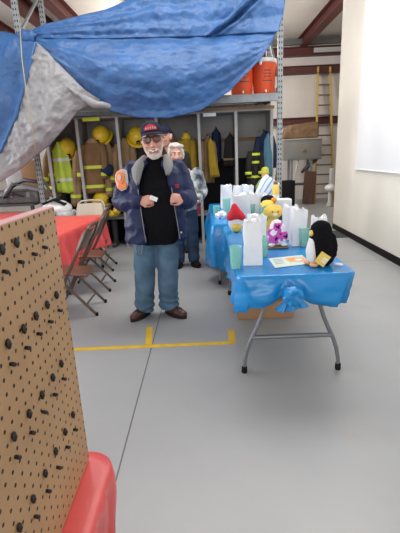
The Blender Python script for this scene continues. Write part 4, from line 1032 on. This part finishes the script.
def cap_part(T, root, m, badge=None):
    prof = []
    mb = MB(); rings = []
    for k in range(9):
        a = PI/2*k/8.3; r = math.cos(a); z = 0.070+0.088*math.sin(a)
        rings.append([Vector((0.094*r*math.cos(th), 0.018+0.118*r*math.sin(th)-(0.006 if math.sin(th) < 0 else 0)*r, z)) for th in [2*PI*i/28 for i in range(28)]])
    low = [Vector((v.x*1.0, v.y, 0.048+0.012*(v.y < 0))) for v in rings[0]]
    c = mb.loft([low]+rings).xf(T).build('cap', m, root)
    MB().ell((0, 0.018, 0.160), (0.010, 0.010, 0.006)).xf(T).build('cap_button', m, c)
    rows = []
    for j in range(8):
        v = j/7; row = []
        for i in range(17):
            a = -1.15+2.3*i/16
            r0 = Vector((0.094*math.sin(a), 0.012-0.118*math.cos(a), 0.064)); L = 0.078*(math.cos(a*0.95))**0.6 if abs(a) < 1.6 else 0
            row.append(Vector((r0.x*(1+0.04*v), r0.y-L*v, r0.z-0.012*v-0.020*(abs(a)/1.15)**2*(0.4+0.6*v))))
        rows.append(row)
    solid(MB().grid(rows).xf(T).build('cap_brim', m, c), 0.005)
    if badge:
        def on_cap(a, z, off):
            k = math.asin(min(0.999, max(0, (z-0.070)/0.088))); r = math.cos(k)
            return Vector((0.094*r*math.sin(a)*(1+off*8), 0.018-0.006*r-0.118*r*math.cos(a)-off, z))
        rows = []
        for j in range(7):
            v = j/6; row = []
            for i in range(15):
                u = i/14*2-1; row.append(on_cap(u*0.62, 0.076+0.046*v*(1-0.55*u*u)+0.004, 0.003))
            rows.append(row)
        bd = MB().grid(rows).xf(T).build('cap_badge', badge, c); bd['label'] = 'red embroidered cap badge'
        mb = MB()
        for i in range(5):
            u = (i-2)*0.20
            mb.limb([on_cap(u-0.03, 0.087, 0.006), on_cap(u-0.02, 0.104-0.02*u*u, 0.006)], [0.0022]*2, 6); mb.limb([on_cap(u+0.05, 0.087, 0.006), on_cap(u+0.045, 0.104-0.02*u*u, 0.006)], [0.0022]*2, 6)
            mb.limb([on_cap(u-0.03, 0.095, 0.006), on_cap(u+0.05, 0.095, 0.006)], [0.0022]*2, 6)
        mb.xf(T).build('badge_stitching', 'patchwhite', bd)
    return c
def shoe(loc, rz, root, m, L=0.30):
    T = Matrix.Translation(loc) @ Matrix.Rotation(rz, 4, 'Z')
    mb = MB(); mb.limb([(0, 0.05, 0.055), (0, -0.02, 0.055), (0, -0.10, 0.048), (0, -0.165, 0.040)], [(0.042, 0.050), (0.045, 0.052), (0.052, 0.040), (0.044, 0.030)], 16)
    mb.limb([(0, 0.03, 0.06), (0, 0.03, 0.13)], [(0.045, 0.052), (0.043, 0.048)], 14)
    s = organic('shoe', mb.xf(T), m, root, voxel=0.009, smooth=3)
    mb = MB(); n = 28
    def ring(z, g): return [Vector(((0.046+0.012*math.exp(-((y+0.1)/0.07)**2))*g*math.cos(a), -0.055+0.145*g*math.sin(a), z)) for a in [2*PI*i/n for i in range(n)] for y in [-0.055+0.145*math.sin(a)]]
    mb.loft([ring(0.0, 0.98), ring(0.004, 1.0), ring(0.024, 1.0), ring(0.028, 0.97)]).xf(T).build('sole', 'sole', s)
    mb = MB()
    for k in range(4): mb.limb([(-0.022, -0.045-0.022*k, 0.097-0.004*k), (0.022, -0.055-0.022*k, 0.097-0.004*k)], [0.0035]*2, 6)
    mb.xf(T).build('laces', 'sole', s)

# ---- the bearded man
ML = Vector((-0.50, 3.66, 0)); man = thing('person', 'bearded person in navy jacket, navy cap and tinted glasses standing in front, jeans', 'person', ML)
HT = Matrix.Translation((0.070, -0.055, 1.640)) @ Matrix.Rotation(-0.09, 4, 'Y') @ Matrix.Rotation(0.10, 4, 'Z') @ Matrix.Rotation(0.05, 4, 'X') @ Matrix.Diagonal((1.00, 1.03, 1.04, 1))
cx = 0.075
HIPL, HIPR = V(-0.055, 0, 0.86), V(0.135, 0, 0.86)
KNL, KNR = V(-0.100, -0.03, 0.47), V(0.125, -0.03, 0.47)
ANL, ANR = V(-0.125, 0.02, 0.09), V(0.105, 0.02, 0.09)
SHL, SHR = V(-0.125, 0.03, 1.385), V(0.258, 0.03, 1.385)
ELL, ELR = V(-0.265, 0.02, 1.115), V(0.340, 0.03, 1.115)
WRL, WRR = V(-0.055, -0.215, 1.145), V(0.318, -0.21, 1.150)
mb = MB()
mb.limb([(cx-0.035, 0, 0.84), (cx-0.02, -0.02, 1.0), (cx, -0.02, 1.15), (cx, 0.01, 1.32), (cx, 0.03, 1.40)], [(0.150, 0.11), (0.165, 0.13), (0.165, 0.13), (0.165, 0.10), (0.10, 0.06)], 24)
mb.limb([(cx, 0.03, 1.36), (cx, -0.005, 1.47), (cx, -0.03, 1.57)], [0.075, 0.068, 0.066], 16)
for S_, E_, W_ in ((SHL, ELL, WRL), (SHR, ELR, WRR)):
    mb.limb([S_, S_.lerp(E_, 0.5), E_, E_.lerp(W_, 0.3), W_], [0.062, 0.052, 0.043, 0.044, 0.029], 14)
for H_, K_, A_ in ((HIPL, KNL, ANL), (HIPR, KNR, ANR)):
    mb.limb([H_, H_.lerp(K_, 0.5), K_, K_.lerp(A_, 0.35), A_], [0.092, 0.078, 0.056, 0.056, 0.04], 16)
    sg = -1 if A_ is ANL else 1; mb.limb([A_, A_+V(sg*0.02, -0.02, -0.042), A_+V(sg*0.035, -0.04, -0.052)], [0.030, 0.024, 0.018], 12)
hand(mb, WRL, (0.80, -0.35, 0.10), (0.25, 0.85, -0.35), -1, 1.08, curl=0.95)
hand(mb, WRR, (-0.72, -0.45, 0.12), (0.25, 0.80, -0.35), 1, 1.08, curl=1.0)
head_shapes(mb, HT)
organic('body', mb, 'skin', man, voxel=0.0062, smooth=2)
face_parts(HT, man)
# beard and hair
mb = MB()
for k in range(15):
    a = -1.30+2.6*k/14; r = 0.074; mb.ell((r*math.sin(a)*1.02, -0.012-0.078*math.cos(a), -0.100-0.030*math.cos(a)+0.055*abs(math.sin(a))**3), (0.011, 0.011, 0.015+0.009*math.cos(a)), 10)
for sx in (-1, 1):
    mb.limb([(sx*0.078, -0.005, 0.00), (sx*0.077, -0.015, -0.03), (sx*0.072, -0.030, -0.06)], [0.007, 0.009, 0.012], 10)
    mb.limb([(sx*0.002, -0.113, -0.062), (sx*0.022, -0.108, -0.065), (sx*0.040, -0.092, -0.080), (sx*0.046, -0.08, -0.102)], [0.0065, 0.007, 0.008, 0.010], 10)
mb.ell((0, -0.090, -0.116), (0.030, 0.016, 0.015)); mb.ell((0, -0.080, -0.130), (0.036, 0.024, 0.014))
bd = organic('beard', mb.xf(HT), 'beard', man, voxel=0.005, smooth=2, disp=lambda q: 0.003*fn(q, 70)); bd['label'] = 'short white beard and moustache'
mb = MB()
for sx in (-1, 1): mb.ell((sx*0.080, 0.045, 0.015), (0.012, 0.035, 0.035))
mb.ell((0, 0.095, 0.0), (0.075, 0.028, 0.055)); organic('hair', mb.xf(HT), 'beard', man, voxel=0.007)
cap_part(HT, man, 'capnavy', 'capred')
# glasses
g = MB()
for sx in (-1, 1):
    g.limb([(sx*0.014, -0.118, 0.022), (sx*0.036, -0.116, 0.026), (sx*0.062, -0.104, 0.024), (sx*0.082, -0.075, 0.018)], [(0.004, 0.005)]*4, 8)
    g.limb([(sx*0.082, -0.077, 0.018), (sx*0.088, -0.02, 0.016), (sx*0.087, 0.03, 0.006)], [0.0035]*3, 8)
    pts = [(sx*0.014, -0.117, 0.02), (sx*0.013, -0.117, -0.004), (sx*0.026, -0.115, -0.018), (sx*0.048, -0.109, -0.017), (sx*0.062, -0.101, -0.002), (sx*0.065, -0.100, 0.018)]
    g.limb(pts, [0.0028]*6, 8)
g.limb([(-0.015, -0.119, 0.018), (0, -0.123, 0.020), (0.015, -0.119, 0.018)], [0.0035]*3, 8)
GX = HT @ Matrix.Translation((0, -0.002, 0.002)) @ Matrix.Diagonal((1.10, 1.0, 1.12, 1))
gl = g.xf(GX).build('glasses', 'frame', man)
for sx in (-1, 1):
    rows = [[Vector((sx*(0.015+0.047*u), -0.1165+0.012*u*u, 0.022-(0.038-0.010*(2*u-1)**2)*v)) for u in [i/8 for i in range(9)]] for v in [j/6 for j in range(7)]]
    solid(MB().grid(rows).xf(GX).build('lens', 'lens', gl), 0.002)
# shirt
def ering(z, x, y, rx, ry, n=36, p=2.3): return [Vector((x+rx*math.copysign(abs(math.cos(a))**(2/p), math.cos(a)), y+ry*math.copysign(abs(math.sin(a))**(2/p), math.sin(a)), z)) for a in [2*PI*i/n for i in range(n)]]
mb = MB().loft([ering(0.735, cx-0.015, -0.01, 0.175, 0.160), ering(0.80, cx-0.01, -0.02, 0.185, 0.168), ering(0.92, cx+0.01, -0.035, 0.200, 0.185), ering(1.05, cx+0.01, -0.045, 0.198, 0.188), ering(1.18, cx+0.01, -0.03, 0.192, 0.172), ering(1.30, cx, -0.005, 0.195, 0.142), ering(1.39, cx, 0.015, 0.165, 0.105), ering(1.44, cx, 0.012, 0.095, 0.088), ering(1.505, cx, -0.008, 0.082, 0.084)])
organic('shirt', mb, 'shirt', man, voxel=0.011, smooth=3, disp=lambda q: 0.008*fn((q.x, q.y, q.z*1.4), 9)+0.004*fn(q, 22))
# jeans
mb = MB().loft([ering(0.98, cx-0.02, -0.01, 0.175, 0.145), ering(0.88, cx-0.03, 0, 0.18, 0.145), ering(0.79, cx-0.033, 0.005, 0.175, 0.135), ering(0.76, cx-0.033, 0.005, 0.16, 0.12)])
for sx, H_, K_, A_ in ((-1, HIPL, KNL, ANL), (1, HIPR, KNR, ANR)):
    mb.limb([H_+V(0, 0, -0.02), H_.lerp(K_, 0.5), K_+V(0, 0.015, 0), K_.lerp(A_, 0.5)+V(0, 0.01, 0), A_+V(0, 0.0, 0.05), A_+V(0, -0.01, -0.035)], [(0.105, 0.118), (0.107, 0.112), (0.099, 0.102), (0.095, 0.098), (0.094, 0.100), (0.090, 0.100)], 22, round_ends=False)
def jd(q):
    low = max(0, 1-max(0, q.z-0.06)/0.24); kn = math.exp(-((q.z-0.47)/0.12)**2)
    return 0.009*fn((q.x*1.2, q.y*1.2, q.z*1.0), 8, 2)+low*0.012*math.sin(q.z*75+5*fn(q, 6)+q.x*14)+kn*0.003*math.sin(q.z*50+q.x*30)
organic('jeans', mb, 'denim', man, voxel=0.010, smooth=3, disp=jd)
shoe(ANL+V(-0.015, 0.0, -0.09), -0.55, man, 'brownshoe'); shoe(ANR+V(0.025, 0.0, -0.09), 0.85, man, 'brownshoe')
# jacket: open C-shaped shell + sleeves
mb = MB(); rings = []
JT = [(0.765, 0.275, 0.205, -0.108, 0.195), (0.80, 0.282, 0.212, -0.11, 0.195), (0.92, 0.275, 0.215, -0.12, 0.185), (1.05, 0.262, 0.215, -0.13, 0.170), (1.18, 0.250, 0.195, -0.145, 0.155), (1.29, 0.245, 0.168, -0.150, 0.130), (1.36, 0.232, 0.145, -0.125, 0.11), (1.41, 0.185, 0.125, -0.10, 0.09), (1.445, 0.125, 0.115, -0.08, 0.075), (1.47, 0.108, 0.112, -0.07, 0.07)]
def jpt(z, rx, ry, a, off=0.0):
    p = 2.35; x = rx-off; y = ry-off
    lean = -0.14*max(0, 1.35-z)
    return Vector((cx+lean*0.5+x*math.copysign(abs(math.cos(a))**(2/p), math.cos(a)), -0.015+y*math.copysign(abs(math.sin(a))**(2/p), math.sin(a)), z))
def jang(z, rx, ry, gx):   # angle (measured from +X) where x = gx on the front
    best = min((abs(jpt(z, rx, ry, -PI+PI*i/400).x-cx-gx), -PI+PI*i/400) for i in range(401)); return best[1]
for z, rx, ry, gl_, gr_ in JT:
    a0 = jang(z, rx, ry, gr_)+0.0; a1 = jang(z, rx, ry, gl_)+2*PI
    n = 44; out = [jpt(z, rx, ry, a0+(a1-a0)*i/(n-1)) for i in range(n)]; inn = [jpt(z, rx, ry, a0+(a1-a0)*i/(n-1), 0.026) for i in range(n)][::-1]
    # front edges flare forward
    rings.append(out+inn)
mb.loft(rings)
for S_, E_, W_ in ((SHL, ELL, WRL), (SHR, ELR, WRR)):
    d = (W_-E_).normalized()
    mb.limb([S_+V(0, 0, 0.0), S_.lerp(E_, 0.35)+V(0, 0, 0.0), S_.lerp(E_, 0.75), E_+V(0, 0.01, -0.005), E_.lerp(W_, 0.35), E_.lerp(W_, 0.7), W_-d*0.02], [0.088, 0.092, 0.090, 0.086, 0.082, 0.070, 0.054], 20, round_ends=True)
def jkd(q):
    arm = 1.0
    return 0.013*ridged((q.x, q.y, q.z*1.5), 6.5, 3)+0.006*fn(q, 16, 1)
jk = organic('jacket', mb, 'navy', man, voxel=0.0095, smooth=3, disp=jkd)
# cuffs
for E_, W_ in ((ELL, WRL), (ELR, WRR)):
    d = (W_-E_).normalized(); MB().limb([W_-d*0.03, W_-d*0.005, W_+d*0.012], [0.050, 0.047, 0.042], 18, round_ends=False).build('cuff', 'capnavy', jk)
# collar with pale lining folded outwards
def lapel(sg):
    inner = [V(cx+sg*0.078, 0.03, 1.50), V(cx+sg*0.080, -0.06, 1.475), V(cx+sg*0.085, -0.13, 1.42), V(cx+sg*0.112, -0.175, 1.33), V(cx+sg*0.135, -0.185, 1.27)]
    outer = [V(cx+sg*0.13, 0.05, 1.485), V(cx+sg*0.165, -0.035, 1.455), V(cx+sg*0.195, -0.105, 1.40), V(cx+sg*0.178, -0.165, 1.33), V(cx+sg*0.145, -0.19, 1.265)]
    if sg > 0: outer = [V(cx+0.125, 0.05, 1.485), V(cx+0.155, -0.04, 1.455), V(cx+0.165, -0.11, 1.415), V(cx+0.150, -0.155, 1.37), V(cx+0.125, -0.17, 1.335)]; inner = inner[:3]+[V(cx+0.098, -0.15, 1.37), V(cx+0.108, -0.165, 1.335)]
    rows = []
    for j in range(13):
        v = j/12; a, b = poly_at(inner, v), poly_at(outer, v); row = []
        for i in range(9):
            u = i/8; p = a.lerp(b, u); p = p+V(0, -0.020, 0.016)*math.sin(PI*u)+V(0, -0.012, 0.008); row.append(p)
        rows.append(row)
    solid(MB().grid(rows).build('collar', 'lining', jk), 0.010)['label'] = 'pale grey collar lining'
lapel(-1); lapel(1)
solid(MB().grid([[V(cx+x*math.cos(0), 0.03+0.085*math.sqrt(max(0, 1-(x/0.115)**2)), z+0.0) for x in [(-0.112+0.224*i/14) for i in range(15)]] for z in (1.45, 1.48, 1.51)]).build('collar', 'lining', jk), 0.012)
# zip edge lining strips down the front
for sg, tab in ((-1, [(1.24, -0.148), (1.05, -0.13), (0.92, -0.12), (0.79, -0.11)]), (1, [(1.24, 0.148), (1.05, 0.168), (0.92, 0.183), (0.79, 0.193)])):
    pts = []
    for z, gx in tab:
        rx = interp([(r[0], r[1]) for r in JT], z); ry = interp([(r[0], r[2]) for r in JT], z); p = jpt(z, rx, ry, jang(z, rx, ry, gx)); pts.append(p+V(-sg*0.004, -0.006, 0))
    MB().limb(pts, [(0.004, 0.007)]*4, 8).build('zip_edge', 'midgrey', jk)
# shoulder patch and chest crest
def surf_patch(c, u, v, poly, bulge, name, m, parent, off=0.0):
    c, u, v = Vector(c), Vector(u), Vector(v); n = u.normalized().cross(v.normalized())
    mb = MB(); vs = [c+n*(off+bulge)]+[c+u*a+v*b+n*(off+bulge*(1-(a*a+b*b))) for a, b in poly]
    mb.add(vs, [(0, i+1, (i+1) % len(poly)+1) for i in range(len(poly))])
    o = mb.build(name, m, parent, False); solid(o, 0.004); return o
pc = SHL.lerp(ELL, 0.30)+V(-0.050, -0.078, 0.01)
u = V(0.064, -0.029, 0.022); v = (V(0.035, 0.0, 0.075)); v = (v-u*(v.dot(u)/u.length_squared)).normalized()*0.095
sh = [(-0.9, 0.75), (-0.5, 0.95), (0, 1.0), (0.5, 0.95), (0.9, 0.75), (1.0, 0.2), (0.85, -0.55), (0.4, -0.95), (-0.4, -0.95), (-0.85, -0.55), (-1.0, 0.2)]
pt = surf_patch(pc, u, v, sh, 0.020, 'shoulder_patch', 'patchwhite', jk, 0.014); pt['label'] = 'orange and pale embroidered shoulder patch'
cr = [(0.30*math.cos(2*PI*i/12)*2.1, 0.30*math.sin(2*PI*i/12)*2.0+0.22) for i in range(12)]
surf_patch(pc, u, v, cr, 0.014, 'patch_emblem', 'orange', pt, 0.024)
surf_patch(pc, u, v, [(x*0.45, (y-0.22)*0.5+0.22) for x, y in cr], 0.006, 'patch_emblem', 'patchwhite', pt, 0.036)
surf_patch(pc, u, v, [(-0.7, -0.48), (0.7, -0.48), (0.55, -0.82), (-0.55, -0.82)], 0.004, 'patch_emblem', 'orange', pt, 0.024)
z = 1.25; p = jpt(z, 0.249, 0.18, jang(z, 0.249, 0.18, 0.19))
q = MB(); pz = p+V(0, -0.016, 0)
for k in range(3): q.limb([pz+V(-0.012+0.012*k, 0, 0.014), pz+V(-0.010+0.010*k, -0.001, -0.012)], [0.004]*2, 6)
q.limb([pz+V(-0.016, 0, 0.014), pz+V(0.016, 0, 0.014)], [0.004]*2, 6)
q.build('chest_emblem', 'capred', jk)['label'] = 'small red chest emblem'
MB().ell((cx+0.205, -0.175, 0.85), (0.009, 0.006, 0.009)).build('snap_button', 'pallegrey', jk)
# key cord hanging at the hip, paper slip in the hand
MB().limb([(-0.13, -0.17, 0.80), (-0.14, -0.175, 0.72), (-0.12, -0.18, 0.655), (-0.09, -0.18, 0.66), (-0.075, -0.18, 0.72), (-0.08, -0.17, 0.80)], [0.0045]*6, 8).build('key_cord', 'lining', man)
hp = WRL+Vector((0.80, -0.35, 0.10)).normalized()*0.12+V(0.012, -0.03, 0.03)
o = MB().box((0, 0, 0), (0.065, 0.004, 0.035), RY(0.45) @ RZ(0.2)).build('paper_slip', 'paper', None, False, ML+hp+V(0.01, -0.02, -0.018)); tag(o, 'small white paper slip held in the right hand of the bearded man', 'paper')

# ---- two people behind him
def bystander(label, loc, rz, hz, hs, cap, hair, top, jean, shoe_m, hrz=0.0, W=1.0, hz_bow=0.0, hx=0.0):
    r = thing('person', label, 'person', loc, rz)
    T = Matrix.Translation((hx, -0.03, hz)) @ Matrix.Rotation(hrz, 4, 'Z') @ Matrix.Rotation(hz_bow, 4, 'X') @ Matrix.Scale(hs, 4)
    k = hz/1.60; mb = MB()
    mb.limb([(0, 0, 0.84*k), (0, 0, 1.05*k), (0, 0, 1.28*k), (0, 0.01, 1.36*k)], [(0.14*W, 0.10), (0.14*W, 0.11), (0.17*W, 0.11), (0.11*W, 0.07)], 20)
    mb.limb([(0, 0.02, 1.32*k), (hx*0.7, 0, hz-0.10), (hx, -0.02, hz-0.05)], [0.06]*3, 14)
    A = []
    for s in (-1, 1):
        S_, E_, W_ = V(s*0.185*W, 0.01, 1.34*k), V(s*0.25*W, 0.03, 1.06*k), V(s*0.17*W, -0.17, 0.98*k); A.append((S_, E_, W_))
        mb.limb([S_, E_, W_], [0.055, 0.042, 0.028], 12)
        hand(mb, W_, (-s*0.5, -0.7, -0.1), (0, 0.3, -0.9), -s if s < 0 else -s, 1.0, curl=0.6)
        H_, K_, N_ = V(s*0.09, 0, 0.84*k), V(s*0.10, -0.02, 0.46*k), V(s*0.10, 0.02, 0.09)
        mb.limb([H_, K_, N_], [0.085, 0.055, 0.038], 14); mb.limb([N_, N_+V(0, -0.02, -0.045), N_+V(0, -0.05, -0.055)], [0.030, 0.024, 0.018], 10)
    head_shapes(mb, T); organic('body', mb, 'skin', r, voxel=0.008, smooth=2)
    face_parts(T, r, smile=False)
    mb = MB().loft([ering(0.95*k, 0, 0, 0.155*W, 0.125), ering(0.80*k, 0, 0, 0.16*W, 0.125), ering(0.76*k, 0, 0, 0.14*W, 0.1)])
    for s in (-1, 1): mb.limb([V(s*0.09, 0, 0.82*k), V(s*0.10, 0, 0.46*k), V(s*0.10, 0.02, 0.25), V(s*0.10, 0.01, 0.055)], [0.100, 0.082, 0.082, 0.080], 18, round_ends=False)
    organic('jeans', mb, jean, r, voxel=0.012, disp=lambda q: 0.010*fn((q.x, q.y, q.z*1.6), 9, 2)+max(0, 1-q.z/0.3)*0.008*math.sin(q.z*60))
    mb = MB().loft([ering(0.84*k, 0, 0, 0.19*W, 0.145), ering(1.0*k, 0, -0.01, 0.185*W, 0.15), ering(1.2*k, 0, 0, 0.195*W, 0.145), ering(1.33*k, 0, 0.01, 0.185*W, 0.105), ering(1.385*k, 0, 0.015, 0.10, 0.085), ering(1.42*k, 0, 0.01, 0.078, 0.078)])
    for S_, E_, W_ in A: mb.limb([S_, S_.lerp(E_, 0.6), E_, E_.lerp(W_, 0.5), W_], [0.074, 0.07, 0.066, 0.060, 0.045], 16)
    jk = organic('jacket', mb, top, r, voxel=0.012, disp=lambda q: 0.010*ridged(q, 7, 2))
    for s in (-1, 1): shoe(V(s*0.10, 0.02, 0), s*0.3, r, shoe_m)
    mb = MB()
    if hair == 'long':
        mb.ell((0, 0.035, 0.055), (0.097, 0.105, 0.095)).ell((0, 0.07, -0.02), (0.09, 0.07, 0.09))
        for s in (-1, 1): mb.ell((s*0.082, 0.0, 0.0), (0.026, 0.05, 0.07)); mb.ell((s*0.05, -0.055, 0.095), (0.05, 0.035, 0.025))
    else:
        mb.ell((0, 0.085, 0.01), (0.08, 0.035, 0.06))
        for s in (-1, 1): mb.ell((s*0.08, 0.04, 0.02), (0.012, 0.035, 0.035))
    organic('hair', mb.xf(T), 'greyhair', r, voxel=0.008, disp=lambda q: 0.006*fn(q, 30))
    if cap: cap_part(T, r, cap)
    return r
wl = ony(175, 154.5, 5.3)
bystander('grey-haired person in a pale patterned fleece standing behind the bearded man', (wl.x+0.07, 5.45, 0), 0.1, wl.z, 1.04, None, 'long', 'patterned', 'denimdark', 'rubber', hrz=0.1, W=1.08, hx=-0.07)
wl = ony(162, 137, 6.1)
bystander('person in a dark cap almost hidden behind the bearded man, head beside his ear', (-0.43, 6.25, 0), 0.5, wl.z, 1.05, 'capnavy', 'short', 'darkcloth', 'denimdark', 'brownshoe', hrz=-0.9, W=0.95, hx=wl.x+0.43)
WORLD, FRONT, SIDE, EXPO, FILL, TOP = 0.85, 380.0, 560.0, 0.1, 250.0, 190.0
# ---------------------------------------------------------------- light: daylight through the open bay doors in front and on the left, a ceiling light, added fill at the back
w = bpy.data.worlds.new('sky'); scene.world = w; w.use_nodes = True
bg = w.node_tree.nodes['Background']; bg.inputs['Color'].default_value = (0.86, 0.93, 1.0, 1); bg.inputs['Strength'].default_value = WORLD
def area(name, loc, target, sx, sy, power, col):
    l = bpy.data.lights.new(name, 'AREA'); l.shape = 'RECTANGLE'; l.size = sx; l.size_y = sy; l.energy = power; l.color = col
    o = bpy.data.objects.new(name, l); COL.objects.link(o); o.location = loc
    d = Vector(target)-Vector(loc); o.rotation_euler = d.to_track_quat('-Z', 'Y').to_euler(); return o
area('bay_door_daylight', (-2.0, -9.0, 3.0), (-0.5, 6, 1.2), 8.0, 4.5, FRONT, (1.0, 0.98, 0.95))
area('side_door_daylight', (-8.5, 5.2, 2.6), (0, 5.8, 1.0), 7.0, 3.6, SIDE, (0.97, 0.98, 1.0))
area('ceiling_light', (0.2, 4.9, 4.5), (0.2, 4.91, 0), 5.0, 1.6, TOP, (1.0, 0.98, 0.95))
def fill_point(loc, power, r=0.25):
    l = bpy.data.lights.new('added_back_fill', 'POINT'); l.energy = power; l.shadow_soft_size = r; l.color = (1.0, 0.95, 0.88)
    o = bpy.data.objects.new('added_back_fill', l); COL.objects.link(o); o.location = loc
fill_point((-0.6, 10.3, 3.55), FILL); fill_point((3.6, 9.0, 3.9), FILL*0.12)  # unseen point lights added to brighten the rear ceiling and back wall
scene.view_settings.view_transform = 'Standard'; scene.view_settings.look = 'None'
scene.view_settings.exposure = EXPO; scene.view_settings.gamma = 1.0
